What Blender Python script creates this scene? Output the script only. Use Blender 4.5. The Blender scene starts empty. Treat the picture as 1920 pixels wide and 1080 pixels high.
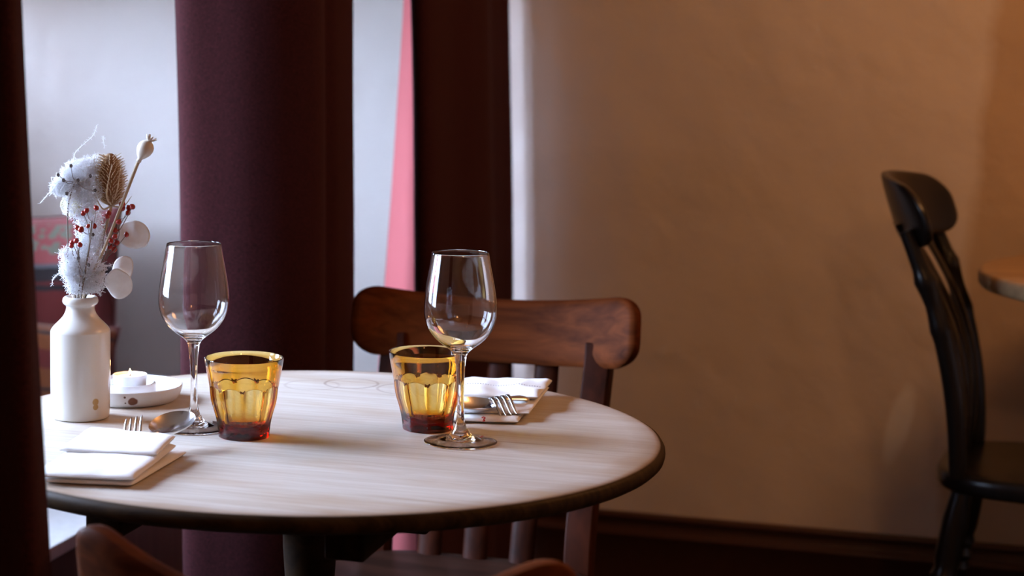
import bpy, bmesh, math, random
from mathutils import Vector, Matrix, noise

random.seed(7)
PI = math.pi
SC = bpy.context.scene
COL = SC.collection

# ------------------------------------------------------------------ camera
cam_d = bpy.data.cameras.new('camera')
cam = bpy.data.objects.new('camera', cam_d)
COL.objects.link(cam)
SC.camera = cam
CAMZ = 1.176
cam.location = (0, 0, CAMZ)
cam.rotation_euler = (PI / 2, 0, 0)
cam_d.sensor_width = 36
cam_d.lens = 3500 / 1920 * 36
cam_d.shift_x = 460 / 1920
cam_d.shift_y = -453 / 1920
cam_d.clip_start = 0.05
cam_d.dof.use_dof = True
cam_d.dof.focus_distance = 2.06
cam_d.dof.aperture_fstop = 5.6

# ------------------------------------------------------------------ view, world, lights
SC.view_settings.view_transform = 'Standard'
SC.view_settings.look = 'None'
SC.view_settings.gamma = 1
SC.view_settings.use_curve_mapping = False
SC.view_settings.exposure = 0.0
SC.cycles.use_denoising = True
SC.cycles.max_bounces = 16
SC.cycles.diffuse_bounces = 8
SC.cycles.glossy_bounces = 8
SC.cycles.transmission_bounces = 14
SC.cycles.sample_clamp_indirect = 12.0
SC.cycles.blur_glossy = 0.2
SC.cycles.caustics_refractive = True
SC.cycles.caustics_reflective = True

TH = math.radians(20.6)                     # the room stands turned against the camera
CU, SU = math.cos(TH), math.sin(TH)


def W(s, t, z=0.0):                         # room coordinates (along the back wall, into depth) -> world
    return Vector((s * CU + t * SU, -s * SU + t * CU, z))


world = bpy.data.worlds.new('overcast_sky')
SC.world = world
world.use_nodes = True
wn, wl = world.node_tree.nodes, world.node_tree.links
wn.clear()
w_out = wn.new('ShaderNodeOutputWorld')
w_bg = wn.new('ShaderNodeBackground')
w_tc = wn.new('ShaderNodeTexCoord')
w_sep = wn.new('ShaderNodeSeparateXYZ')
w_rmp = wn.new('ShaderNodeValToRGB')
w_rmp.color_ramp.elements[0].position = 0.47
w_rmp.color_ramp.elements[0].color = (0.10, 0.105, 0.11, 1)
w_rmp.color_ramp.elements[1].position = 0.56
w_rmp.color_ramp.elements[1].color = (0.56, 0.71, 1.0, 1)
w_map = wn.new('ShaderNodeMapRange')
w_map.inputs['From Min'].default_value = -1
wl.new(w_tc.outputs['Generated'], w_sep.inputs[0])
wl.new(w_sep.outputs['Z'], w_map.inputs['Value'])
wl.new(w_map.outputs['Result'], w_rmp.inputs['Fac'])
wl.new(w_rmp.outputs['Color'], w_bg.inputs['Color'])
w_bg.inputs['Strength'].default_value = 66.0
wl.new(w_bg.outputs[0], w_out.inputs[0])

# the bay window and a second, added to light the back wall: (t0, t1, z0, z1) in the left wall
S_WIN = -2.75
T_BACK = 4.13
S_RIGHT = 3.2
T_FRONT = -2.6
Z_CEIL = 2.5
S_WIN1 = -1.90                               # the near part of the bay wall stands further in
T_JOG = 2.80
WINS = [(S_WIN1, 1.38, 2.50, 0.80, 1.80), (S_WIN, 3.00, 4.00, 1.14, 1.42)]
FILL_WIN = (-2.37, -2.02, 0.90, 1.50)           # unseen window added in the recess wall to brighten the back wall
for k, (sw, t0, t1, z0, z1) in enumerate(WINS):
    ld = bpy.data.lights.new('window_portal', 'AREA')
    ld.shape = 'RECTANGLE'
    ld.size = t1 - t0
    ld.size_y = z1 - z0
    ld.cycles.is_portal = True
    lo = bpy.data.objects.new('window_portal', ld)
    COL.objects.link(lo)
    lo.location = W(sw - 0.06, (t0 + t1) / 2, (z0 + z1) / 2)
    lo.rotation_euler = (PI / 2, 0, -TH - PI / 2)

ld = bpy.data.lights.new('window_portal', 'AREA')
ld.shape = 'RECTANGLE'
ld.size = FILL_WIN[1] - FILL_WIN[0]
ld.size_y = FILL_WIN[3] - FILL_WIN[2]
ld.cycles.is_portal = True
lo = bpy.data.objects.new('window_portal', ld)
COL.objects.link(lo)
lo.location = W((FILL_WIN[0] + FILL_WIN[1]) / 2, T_JOG - 0.06, (FILL_WIN[2] + FILL_WIN[3]) / 2)
lo.rotation_euler = (PI / 2, 0, -TH + PI)

for (s, t, z, power, rad) in [(0.9, 3.0, 2.25, 47, 0.28), (0.7, -0.5, 2.2, 26, 0.10)]:
    ld = bpy.data.lights.new('tungsten_lamp', 'POINT')
    ld.energy = power
    ld.color = (1.0, 0.47, 0.17)
    ld.shadow_soft_size = rad
    lo = bpy.data.objects.new('tungsten_lamp', ld)
    COL.objects.link(lo)
    lo.location = W(s, t, z)


# ------------------------------------------------------------------ material helpers
class NT:
    def __init__(self, name):
        self.m = bpy.data.materials.new(name)
        self.m.use_nodes = True
        self.n = self.m.node_tree.nodes
        self.l = self.m.node_tree.links
        self.b = self.n['Principled BSDF']
        self.out = self.n['Material Output']

    def node(self, kind, **kw):
        nd = self.n.new(kind)
        for k, v in kw.items():
            if hasattr(nd, k):
                setattr(nd, k, v)
            else:
                nd.inputs[k].default_value = v
        return nd

    def link(self, a, b):
        self.l.new(a, b)

    def coord(self, scale=(1, 1, 1), kind='Object', rot=(0, 0, 0), loc=(0, 0, 0)):
        tc = self.node('ShaderNodeTexCoord')
        mp = self.node('ShaderNodeMapping')
        mp.inputs['Scale'].default_value = scale
        mp.inputs['Rotation'].default_value = rot
        mp.inputs['Location'].default_value = loc
        self.link(tc.outputs[kind], mp.inputs['Vector'])
        return mp.outputs['Vector']

    def noise(self, vec, scale, detail=4, rough=0.55, dist=0.0):
        nd = self.node('ShaderNodeTexNoise')
        nd.inputs['Scale'].default_value = scale
        nd.inputs['Detail'].default_value = detail
        nd.inputs['Roughness'].default_value = rough
        nd.inputs['Distortion'].default_value = dist
        self.link(vec, nd.inputs['Vector'])
        return nd.outputs['Fac']

    def ramp(self, fac, stops):
        nd = self.node('ShaderNodeValToRGB')
        els = nd.color_ramp.elements
        while len(els) < len(stops):
            els.new(0.5)
        for e, (p, c) in zip(els, stops):
            e.position = p
            e.color = (*c, 1) if len(c) == 3 else c
        self.link(fac, nd.inputs['Fac'])
        return nd.outputs['Color']

    def mix(self, fac, a, b, mode='MIX'):
        nd = self.node('ShaderNodeMix', data_type='RGBA', blend_type=mode)
        for sock, v in ((nd.inputs[0], fac), (nd.inputs[6], a), (nd.inputs[7], b)):
            if isinstance(v, (int, float)):
                sock.default_value = v
            elif isinstance(v, tuple):
                sock.default_value = (*v, 1)
            else:
                self.link(v, sock)
        return nd.outputs[2]

    def math(self, op, a, b=0.0, c=0.0):
        nd = self.node('ShaderNodeMath', operation=op)
        for sock, v in zip(nd.inputs, (a, b, c)):
            if isinstance(v, (int, float)):
                sock.default_value = v
            else:
                self.link(v, sock)
        return nd.outputs[0]

    def bump(self, h, strength=0.3, dist=0.01):
        nd = self.node('ShaderNodeBump')
        nd.inputs['Strength'].default_value = strength
        nd.inputs['Distance'].default_value = dist
        self.link(h, nd.inputs['Height'])
        self.link(nd.outputs[0], self.b.inputs['Normal'])

    def set(self, **kw):
        for k, v in kw.items():
            key = {'color': 'Base Color', 'rough': 'Roughness', 'metal': 'Metallic', 'coat': 'Coat Weight', 'coat_rough': 'Coat Roughness',
                   'spec': 'Specular IOR Level', 'sheen': 'Sheen Weight', 'trans': 'Transmission Weight', 'ior': 'IOR',
                   'sss': 'Subsurface Weight', 'alpha': 'Alpha'}.get(k, k)
            s = self.b.inputs[key]
            if isinstance(v, (int, float)):
                s.default_value = v
            elif isinstance(v, tuple):
                s.default_value = (*v, 1) if len(v) == 3 else v
            else:
                self.link(v, s)


def mat_plain(name, color, rough=0.5, **kw):
    t = NT(name)
    v = t.coord()
    n = t.noise(v, 60, 3)
    c = t.mix(n, tuple(x * 0.85 for x in color), tuple(min(1, x * 1.1) for x in color))
    t.set(color=c, rough=rough, **kw)
    return t.m


def mat_wood(name, dark, light, rough=0.35, coat=0.0, axis='x', scale=1.0, bump=0.15, spec=0.4):
    t = NT(name)
    sc = {'x': (2.2, 38, 38), 'y': (38, 2.2, 38), 'z': (38, 38, 2.2)}[axis]
    v = t.coord(tuple(q * scale for q in sc))
    n1 = t.noise(v, 1.4, 6, 0.6, 0.6)
    v2 = t.coord(tuple(q * scale * 0.35 for q in sc))
    n2 = t.noise(v2, 1.0, 3, 0.5)
    f = t.math('ADD', t.math('MULTIPLY', n1, 0.65), t.math('MULTIPLY', n2, 0.35))
    c = t.ramp(f, [(0.33, dark), (0.66, light)])
    t.set(color=c, rough=rough, coat=coat, coat_rough=0.15, spec=spec)
    t.bump(n1, bump, 0.001)
    return t.m


def mat_wall():
    t = NT('painted_plaster')
    v = t.coord()
    big = t.noise(v, 2.3, 5, 0.55)
    mid = t.noise(v, 9.0, 4, 0.5)
    fine = t.noise(v, 90, 3, 0.6)
    c = t.mix(big, (0.60, 0.525, 0.475), (0.70, 0.63, 0.585))
    # a darker, more ochre area at the right end of the back wall, with a ragged edge
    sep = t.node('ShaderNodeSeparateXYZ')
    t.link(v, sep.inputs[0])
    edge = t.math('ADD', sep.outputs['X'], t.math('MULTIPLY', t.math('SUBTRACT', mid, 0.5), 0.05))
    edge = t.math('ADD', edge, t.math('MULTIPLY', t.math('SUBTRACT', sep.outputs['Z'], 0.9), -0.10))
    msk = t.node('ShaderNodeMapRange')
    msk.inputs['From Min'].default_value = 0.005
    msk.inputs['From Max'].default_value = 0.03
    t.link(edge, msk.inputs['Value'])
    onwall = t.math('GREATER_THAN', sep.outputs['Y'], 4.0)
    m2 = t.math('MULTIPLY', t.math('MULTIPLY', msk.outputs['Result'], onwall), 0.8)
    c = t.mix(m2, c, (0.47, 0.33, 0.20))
    # pale patch of daylight on the wall, put into the paint colour
    du = t.math('DIVIDE', t.math('ADD', sep.outputs['X'], t.math('MULTIPLY_ADD', sep.outputs['Z'], -0.25, 0.232)), 0.026)
    dz = t.math('DIVIDE', t.math('SUBTRACT', sep.outputs['Z'], 0.385), 0.085)
    d2 = t.math('ADD', t.math('MULTIPLY', du, du), t.math('MULTIPLY', dz, dz))
    d2 = t.math('ADD', d2, t.math('MULTIPLY', t.math('SUBTRACT', mid, 0.5), 1.2))
    sm = t.node('ShaderNodeMapRange')
    sm.inputs['From Min'].default_value = 1.25
    sm.inputs['From Max'].default_value = 0.5
    t.link(d2, sm.inputs['Value'])
    m3 = t.math('MULTIPLY', t.math('MULTIPLY', sm.outputs['Result'], onwall), 0.7)
    c = t.mix(m3, c, (0.85, 0.86, 0.88))
    t.set(color=c, rough=0.42, spec=0.4)
    h = t.math('ADD', t.math('MULTIPLY', big, 1.0), t.math('ADD', t.math('MULTIPLY', mid, 0.35), t.math('MULTIPLY', fine, 0.03)))
    t.bump(h, 0.5, 0.03)
    return t.m


def mat_tabletop():
    t = NT('scrubbed_oak')
    v = t.coord((3.0, 75, 20))
    g1 = t.noise(v, 1.6, 7, 0.65, 0.4)
    g2 = t.noise(t.coord((1.2, 14, 8)), 1.3, 4, 0.55, 0.3)
    g3 = t.noise(t.coord((9, 260, 40)), 1.2, 3, 0.6)
    f = t.math('ADD', t.math('MULTIPLY', g1, 0.5), t.math('ADD', t.math('MULTIPLY', g2, 0.3), t.math('MULTIPLY', g3, 0.2)))
    c = t.ramp(f, [(0.30, (0.30, 0.20, 0.125)), (0.42, (0.45, 0.39, 0.325)), (0.60, (0.565, 0.53, 0.485)), (0.75, (0.63, 0.60, 0.56))])
    base = t.coord()
    sep = t.node('ShaderNodeSeparateXYZ')
    t.link(base, sep.inputs[0])
    X, Y, Z = sep.outputs
    rad = t.math('SQRT', t.math('ADD', t.math('MULTIPLY', X, X), t.math('MULTIPLY', Y, Y)))
    # worn brown stain left along the rim
    wob = t.noise(t.coord((6, 6, 6)), 1.5, 4)
    rr = t.math('ADD', rad, t.math('MULTIPLY', t.math('SUBTRACT', wob, 0.5), 0.05))
    mk = t.node('ShaderNodeMapRange')
    mk.inputs['From Min'].default_value = 0.352
    mk.inputs['From Max'].default_value = 0.392
    t.link(rr, mk.inputs['Value'])
    c = t.mix(t.math('MULTIPLY', mk.outputs['Result'], 0.9), c, (0.24, 0.135, 0.07))
    # worn patches of old varnish
    pat = t.noise(t.coord((2.5, 9, 4)), 1.4, 5, 0.6)
    pm = t.node('ShaderNodeMapRange')
    pm.inputs['From Min'].default_value = 0.50
    pm.inputs['From Max'].default_value = 0.74
    t.link(pat, pm.inputs['Value'])
    c = t.mix(t.math('MULTIPLY', pm.outputs['Result'], 0.68), c, (0.37, 0.25, 0.145))
    # ring marks left by wet glasses
    for (cx, cy, r, k) in RINGS:
        dx = t.math('SUBTRACT', X, cx)
        dy = t.math('SUBTRACT', Y, cy)
        d = t.math('SQRT', t.math('ADD', t.math('MULTIPLY', dx, dx), t.math('MULTIPLY', dy, dy)))
        e = t.math('ABSOLUTE', t.math('SUBTRACT', d, r))
        mr = t.node('ShaderNodeMapRange')
        mr.inputs['From Min'].default_value = 0.0028
        mr.inputs['From Max'].default_value = 0.0008
        t.link(e, mr.inputs['Value'])
        wgt = t.math('MULTIPLY', mr.outputs['Result'], t.math('MULTIPLY', t.noise(t.coord((9, 9, 9)), 3.0, 2), k))
        c = t.mix(wgt, c, (0.16, 0.09, 0.06))
    # the edge has kept its dark stain
    em = t.node('ShaderNodeMapRange')
    em.inputs['From Min'].default_value = 0.0
    em.inputs['From Min'].default_value = -0.0003
    em.inputs['From Max'].default_value = -0.0015
    t.link(Z, em.inputs['Value'])
    en = t.ramp(g1, [(0.3, (0.012, 0.006, 0.003)), (0.7, (0.046, 0.025, 0.010))])
    c = t.mix(em.outputs['Result'], c, en)
    t.set(color=c, rough=0.48, spec=t.math('MULTIPLY_ADD', em.outputs['Result'], -0.29, 0.35))
    t.bump(f, 0.25, 0.0012)
    return t.m


def mat_curtain(name, c1, c2):
    t = NT(name)
    v = t.coord((1, 1, 1))
    n1 = t.noise(t.coord((900, 900, 260)), 1.0, 2, 0.7)
    n2 = t.noise(t.coord((260, 260, 900)), 1.0, 2, 0.7)
    f = t.math('MULTIPLY', t.math('ADD', n1, n2), 0.5)
    c = t.ramp(f, [(0.36, c1), (0.64, c2)])
    t.set(color=c, rough=0.95, spec=0.1, sheen=0.03)
    t.b.inputs['Sheen Roughness'].default_value = 0.5
    t.b.inputs['Sheen Tint'].default_value = (0.9, 0.45, 0.5, 1)
    t.bump(f, 0.4, 0.0015)
    return t.m


def mat_lining():
    t = NT('pink_lining')
    n = t.noise(t.coord((700, 700, 700)), 1.0, 2)
    c = t.mix(n, (0.70, 0.19, 0.20), (0.78, 0.24, 0.25))
    t.set(color=c, rough=0.85, spec=0.1)
    tr = t.node('ShaderNodeBsdfTranslucent')
    t.link(c, tr.inputs['Color'])
    mx = t.node('ShaderNodeMixShader')
    mx.inputs[0].default_value = 0.35
    t.link(t.b.outputs[0], mx.inputs[1])
    t.link(tr.outputs[0], mx.inputs[2])
    t.link(mx.outputs[0], t.out.inputs['Surface'])
    return t.m


def mat_glass(name, ior=1.5, absorb=None):
    t = NT(name)
    t.n.remove(t.b)
    g = t.node('ShaderNodeBsdfGlass')
    g.inputs['IOR'].default_value = ior
    g.inputs['Roughness'].default_value = 0.0
    n = t.noise(t.coord((30, 30, 30)), 1.0, 2)
    c = t.mix(n, (0.995, 0.995, 0.995), (1.0, 1.0, 1.0))
    t.link(c, g.inputs['Color'])
    t.link(g.outputs[0], t.out.inputs['Surface'])
    if absorb:
        va = t.node('ShaderNodeVolumeAbsorption')
        va.inputs['Density'].default_value = absorb[0]
        va.inputs['Color'].default_value = (*absorb[1], 1)
        t.link(va.outputs[0], t.out.inputs['Volume'])
    return t.m


def mat_pane():
    t = NT('window_glass')
    t.n.remove(t.b)
    a = t.node('ShaderNodeBsdfTransparent')
    g = t.node('ShaderNodeBsdfGlossy')
    g.inputs['Roughness'].default_value = 0.02
    n = t.noise(t.coord((3, 3, 3)), 1.0, 2)
    f = t.math('MULTIPLY_ADD', n, 0.02, 0.04)
    mx = t.node('ShaderNodeMixShader')
    t.link(f, mx.inputs[0])
    t.link(a.outputs[0], mx.inputs[1])
    t.link(g.outputs[0], mx.inputs[2])
    t.link(mx.outputs[0], t.out.inputs['Surface'])
    return t.m


def mat_stoneware(name, c1, c2, spots, rough=0.16, spot_scale=120, spot_cut=0.72, extra=None):
    t = NT(name)
    v = t.coord()
    n = t.noise(v, 25, 4)
    c = t.mix(n, c1, c2)
    vo = t.node('ShaderNodeTexVoronoi')
    vo.inputs['Scale'].default_value = spot_scale
    t.link(v, vo.inputs['Vector'])
    n2 = t.noise(v, spot_scale * 0.7, 1)
    d = t.math('ADD', vo.outputs['Distance'], t.math('MULTIPLY', n2, 0.5))
    m = t.math('LESS_THAN', d, spot_cut)
    c = t.mix(t.math('MULTIPLY', m, 0.85), c, spots)
    sep = t.node('ShaderNodeSeparateXYZ')
    t.link(v, sep.inputs[0])
    for (px, py, pz, r, col) in (extra or []):
        ds = None
        for o, p, k in ((sep.outputs['X'], px, 1.0), (sep.outputs['Y'], py, 1.0), (sep.outputs['Z'], pz, 1.0)):
            q = t.math('SUBTRACT', o, p)
            q = t.math('MULTIPLY', q, q)
            ds = q if ds is None else t.math('ADD', ds, q)
        ds = t.math('ADD', t.math('SQRT', ds), t.math('MULTIPLY', t.math('SUBTRACT', n2, 0.5), r * 0.5))
        mr = t.node('ShaderNodeMapRange')
        mr.inputs['From Min'].default_value = r * 1.1
        mr.inputs['From Max'].default_value = r * 0.85
        t.link(ds, mr.inputs['Value'])
        c = t.mix(mr.outputs['Result'], c, col)
    t.set(color=c, rough=rough, spec=0.5)
    t.bump(n, 0.06, 0.002)
    return t.m


def mat_kilim(name, stops, motif=None, along='Z', lo=-0.2, hi=0.2):
    t = NT(name)
    v = t.coord()
    sep = t.node('ShaderNodeSeparateXYZ')
    t.link(v, sep.inputs[0])
    wob = t.noise(t.coord((14, 14, 14)), 1.0, 2)
    h = t.math('ADD', sep.outputs[along], t.math('MULTIPLY', t.math('SUBTRACT', wob, 0.5), 0.012))
    mr = t.node('ShaderNodeMapRange')
    mr.inputs['From Min'].default_value = lo
    mr.inputs['From Max'].default_value = hi
    t.link(h, mr.inputs['Value'])
    nd = t.node('ShaderNodeValToRGB')
    nd.color_ramp.interpolation = 'CONSTANT'
    els = nd.color_ramp.elements
    while len(els) < len(stops):
        els.new(0.5)
    for e, (p, c) in zip(els, stops):
        e.position = p
        e.color = (*c, 1)
    t.link(mr.outputs['Result'], nd.inputs['Fac'])
    c = nd.outputs['Color']
    if motif:
        z0, z1, col = motif
        vo = t.node('ShaderNodeTexVoronoi')
        vo.inputs['Scale'].default_value = 44
        t.link(t.coord((1, 0.3, 1.5)), vo.inputs['Vector'])
        m = t.math('LESS_THAN', vo.outputs['Distance'], 0.50)
        m = t.math('MULTIPLY', m, t.math('GREATER_THAN', h, z0))
        m = t.math('MULTIPLY', m, t.math('LESS_THAN', h, z1))
        c = t.mix(m, c, col)
    wv = t.noise(t.coord((300, 300, 900)), 1.0, 2, 0.7)
    c = t.mix(t.math('MULTIPLY', wv, 0.55), c, (0.05, 0.03, 0.03))
    t.set(color=c, rough=0.95, spec=0.1, sheen=0.2)
    t.bump(wv, 0.6, 0.003)
    return t.m


def mat_linen():
    t = NT('white_linen')
    n1 = t.noise(t.coord((900, 120, 400)), 1.0, 2, 0.6)
    n2 = t.noise(t.coord((120, 900, 400)), 1.0, 2, 0.6)
    f = t.math('MULTIPLY', t.math('ADD', n1, n2), 0.5)
    c = t.mix(f, (0.66, 0.65, 0.64), (0.74, 0.735, 0.725))
    t.set(color=c, rough=0.9, spec=0.15, sheen=0.15)
    t.bump(f, 0.25, 0.0008)
    return t.m


def mat_papery(name, c1, c2, translucent=0.5, scale=70):
    t = NT(name)
    n = t.noise(t.coord(), scale, 4)
    c = t.mix(n, c1, c2)
    t.set(color=c, rough=0.6, spec=0.25)
    tr = t.node('ShaderNodeBsdfTranslucent')
    t.link(c, tr.inputs['Color'])
    mx = t.node('ShaderNodeMixShader')
    mx.inputs[0].default_value = translucent
    t.link(t.b.outputs[0], mx.inputs[1])
    t.link(tr.outputs[0], mx.inputs[2])
    t.link(mx.outputs[0], t.out.inputs['Surface'])
    return t.m


def mat_steel():
    t = NT('brushed_steel')
    n = t.noise(t.coord((60, 60, 60)), 2.0, 3)
    c = t.mix(n, (0.60, 0.60, 0.62), (0.72, 0.72, 0.73))
    t.set(color=c, metal=1.0, rough=t.math('MULTIPLY_ADD', n, 0.12, 0.16))
    return t.m


def mat_flame():
    t = NT('candle_flame')
    t.n.remove(t.b)
    e = t.node('ShaderNodeEmission')
    n = t.noise(t.coord((50, 50, 50)), 1.0, 2)
    c = t.mix(n, (1.0, 0.55, 0.18), (1.0, 0.66, 0.28))
    t.link(c, e.inputs['Color'])
    e.inputs['Strength'].default_value = 60
    t.link(e.outputs[0], t.out.inputs['Surface'])
    return t.m


# ring marks in tabletop coordinates: (x, y, radius, strength)
RINGS = []


# ------------------------------------------------------------------ mesh helpers
class MB:
    def __init__(self):
        self.v = []
        self.f = []

    def add(self, verts, faces):
        o = len(self.v)
        self.v += [tuple(p) for p in verts]
        self.f += [tuple(i + o for i in f) for f in faces]
        return self

    def box(self, x0, x1, y0, y1, z0, z1):
        vs = [(x, y, z) for z in (z0, z1) for y in (y0, y1) for x in (x0, x1)]
        return self.add(vs, [(0, 2, 3, 1), (4, 5, 7, 6), (0, 1, 5, 4), (2, 6, 7, 3), (0, 4, 6, 2), (1, 3, 7, 5)])

    def lathe(self, prof, seg=64, center=(0, 0, 0), axis=None):
        # prof: list of (r, z); closed at both ends where r == 0
        rings, vs, fs = [], [], []
        for (r, z) in prof:
            if r < 1e-7:
                rings.append([len(vs)])
                vs.append((0, 0, z))
            else:
                rings.append(list(range(len(vs), len(vs) + seg)))
                vs += [(r * math.cos(2 * PI * k / seg), r * math.sin(2 * PI * k / seg), z) for k in range(seg)]
        for a, b in zip(rings, rings[1:]):
            if len(a) == 1 and len(b) == 1:
                continue
            for k in range(seg):
                k2 = (k + 1) % seg
                if len(a) == 1:
                    fs.append((a[0], b[k2], b[k]))
                elif len(b) == 1:
                    fs.append((a[k], a[k2], b[0]))
                else:
                    fs.append((a[k], a[k2], b[k2], b[k]))
        M = Matrix.Translation(center)
        if axis is not None:
            M = M @ Vector((0, 0, 1)).rotation_difference(Vector(axis)).to_matrix().to_4x4()
        return self.add([M @ Vector(p) for p in vs], fs)

    def tube(self, pts, rad, seg=8, caps=True, flat=None, up=None):
        # rad: number or list; flat: (a, b) scales of the cross-section along the side and normal directions
        pts = [Vector(p) for p in pts]
        n = len(pts)
        rads = rad if isinstance(rad, (list, tuple)) else [rad] * n
        vs, fs = [], []
        prev = None
        for i in range(n):
            d = (pts[min(i + 1, n - 1)] - pts[max(i - 1, 0)])
            d.normalize()
            if prev is None:
                ref = Vector(up) if up is not None else (Vector((0, 0, 1)) if abs(d.z) < 0.9 else Vector((0, 1, 0)))
            else:
                ref = prev
            side = d.cross(ref)
            if side.length < 1e-6:
                side = d.cross(Vector((1, 0, 0)))
            side.normalize()
            nor = side.cross(d)
            prev = nor
            fa, fb = flat if flat else (1, 1)
            for k in range(seg):
                a = 2 * PI * k / seg
                vs.append(pts[i] + side * (math.cos(a) * rads[i] * fa) + nor * (math.sin(a) * rads[i] * fb))
        for i in range(n - 1):
            for k in range(seg):
                k2 = (k + 1) % seg
                fs.append((i * seg + k, i * seg + k2, (i + 1) * seg + k2, (i + 1) * seg + k))
        if caps:
            fs.append(tuple(reversed(range(seg))))
            fs.append(tuple((n - 1) * seg + k for k in range(seg)))
        return self.add(vs, fs)

    def rings(self, rings, closed=True, caps=True):
        n, m = len(rings), len(rings[0])
        vs = [p for r in rings for p in r]
        fs = []
        for i in range(n - 1):
            for k in range(m if closed else m - 1):
                k2 = (k + 1) % m
                fs.append((i * m + k, i * m + k2, (i + 1) * m + k2, (i + 1) * m + k))
        if caps and closed:
            fs.append(tuple(reversed(range(m))))
            fs.append(tuple((n - 1) * m + k for k in range(m)))
        return self.add(vs, fs)

    def ball(self, c, r, sx=1, sy=1, sz=1, seg=16, rows=10):
        prof = [(math.sin(PI * i / rows), -math.cos(PI * i / rows)) for i in range(rows + 1)]
        prof[0] = (0, -1)
        prof[-1] = (0, 1)
        o = len(self.v)
        self.lathe([(a * r, b * r) for a, b in prof], seg)
        for i in range(o, len(self.v)):
            x, y, z = self.v[i]
            self.v[i] = (c[0] + x * sx, c[1] + y * sy, c[2] + z * sz)
        return self

    def build(self, name, mat, parent=None, loc=(0, 0, 0), rotz=0.0, smooth=True, angle=40, bevel=0.0, subsurf=0):
        me = bpy.data.meshes.new(name)
        me.from_pydata(self.v, [], self.f)
        me.validate()
        bm = bmesh.new()
        bm.from_mesh(me)
        bmesh.ops.recalc_face_normals(bm, faces=bm.faces)
        if bevel:
            es = [e for e in bm.edges if len(e.link_faces) == 2 and e.calc_face_angle(0) > math.radians(35)]
            bmesh.ops.bevel(bm, geom=es, offset=bevel, segments=3, profile=0.6, affect='EDGES')
        bm.to_mesh(me)
        bm.free()
        if smooth:
            for p in me.polygons:
                p.use_smooth = True
            try:
                me.set_sharp_from_angle(angle=math.radians(angle))
            except AttributeError:
                pass
        me.materials.append(mat)
        o = bpy.data.objects.new(name, me)
        COL.objects.link(o)
        o.location = loc
        o.rotation_euler = (0, 0, rotz)
        if parent is not None:
            o.parent = parent
        if subsurf:
            md = o.modifiers.new('subdivision', 'SUBSURF')
            md.levels = md.render_levels = subsurf
        return o


def tag(o, label=None, cat=None, group=None, kind=None):
    if label:
        o['label'] = label
    if cat:
        o['category'] = cat
    if group:
        o['group'] = group
    if kind:
        o['kind'] = kind
    return o


def root(name, loc, rotz, label, cat, group=None):
    o = bpy.data.objects.new(name, None)
    o.empty_display_size = 0.05
    COL.objects.link(o)
    o.location = loc
    o.rotation_euler = (0, 0, rotz)
    return tag(o, label, cat, group)


def smoothstep(a, b, x):
    t = max(0.0, min(1.0, (x - a) / (b - a)))
    return t * t * (3 - 2 * t)


def interp(tab, x):
    if x <= tab[0][0]:
        return tab[0][1]
    for (x0, y0), (x1, y1) in zip(tab, tab[1:]):
        if x <= x1:
            return y0 + (y1 - y0) * (x - x0) / (x1 - x0)
    return tab[-1][1]


def catmull(pts, n=8):
    pts = [Vector(p) for p in pts]
    P = [pts[0] * 2 - pts[1]] + pts + [pts[-1] * 2 - pts[-2]]
    out = []
    for i in range(1, len(P) - 2):
        for k in range(n):
            t = k / n
            a, b, c, d = P[i - 1], P[i], P[i + 1], P[i + 2]
            out.append(0.5 * ((2 * b) + (c - a) * t + (2 * a - 5 * b + 4 * c - d) * t * t + (3 * b - a - 3 * c + d) * t ** 3))
    out.append(pts[-1])
    return out


# ------------------------------------------------------------------ materials
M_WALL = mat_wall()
M_CEIL = mat_plain('ceiling_paint', (0.50, 0.42, 0.35), 0.9)
M_FLOOR = mat_wood('dark_floorboards', (0.012, 0.007, 0.004), (0.035, 0.018, 0.010), 0.45, 0.0, 'x', 0.4)
M_SKIRT = mat_plain('brown_gloss_paint', (0.060, 0.022, 0.014), 0.28)
M_FRAME = mat_plain('white_window_paint', (0.75, 0.75, 0.74), 0.4)
M_PANE = mat_pane()
M_BENCH_TOP = mat_plain('white_seat_paint', (0.80, 0.80, 0.80), 0.45)
M_BENCH_FRONT = mat_wood('brown_panelling', (0.06, 0.03, 0.012), (0.11, 0.055, 0.022), 0.5, 0, 'z')
M_CURTAIN = mat_curtain('oxblood_wool', (0.011, 0.0026, 0.0030), (0.046, 0.0095, 0.0115))
M_LINING = mat_lining()
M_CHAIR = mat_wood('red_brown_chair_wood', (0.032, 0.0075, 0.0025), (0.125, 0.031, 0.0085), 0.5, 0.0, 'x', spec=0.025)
M_CHAIR_Z = mat_wood('red_brown_chair_wood_shaded', (0.011, 0.0025, 0.0010), (0.040, 0.0082, 0.0028), 0.5, 0.0, 'z', spec=0.06)  # same chair wood darkened, with the shade below the table in its colour
M_SEAT = mat_wood('shaded_seat_wood', (0.010, 0.0045, 0.003), (0.028, 0.011, 0.007), 0.45, 0.0, 'x', spec=0.16)  # seat colour holds the shade beneath the table
M_BLACK = mat_wood('black_brown_chair_wood', (0.004, 0.0032, 0.003), (0.011, 0.0075, 0.0055), 0.30, 0.1, 'z', spec=0.25)
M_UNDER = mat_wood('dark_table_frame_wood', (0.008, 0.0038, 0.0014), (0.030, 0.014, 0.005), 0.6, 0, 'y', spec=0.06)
M_TABLE2 = mat_wood('warm_oak', (0.26, 0.15, 0.07), (0.42, 0.27, 0.14), 0.4, 0.1, 'x')
M_CLEAR = mat_glass('clear_glass', 1.5)
M_AMBER = mat_glass('amber_glass', 1.5, (640.0, (0.925, 0.715, 0.0)))
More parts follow.
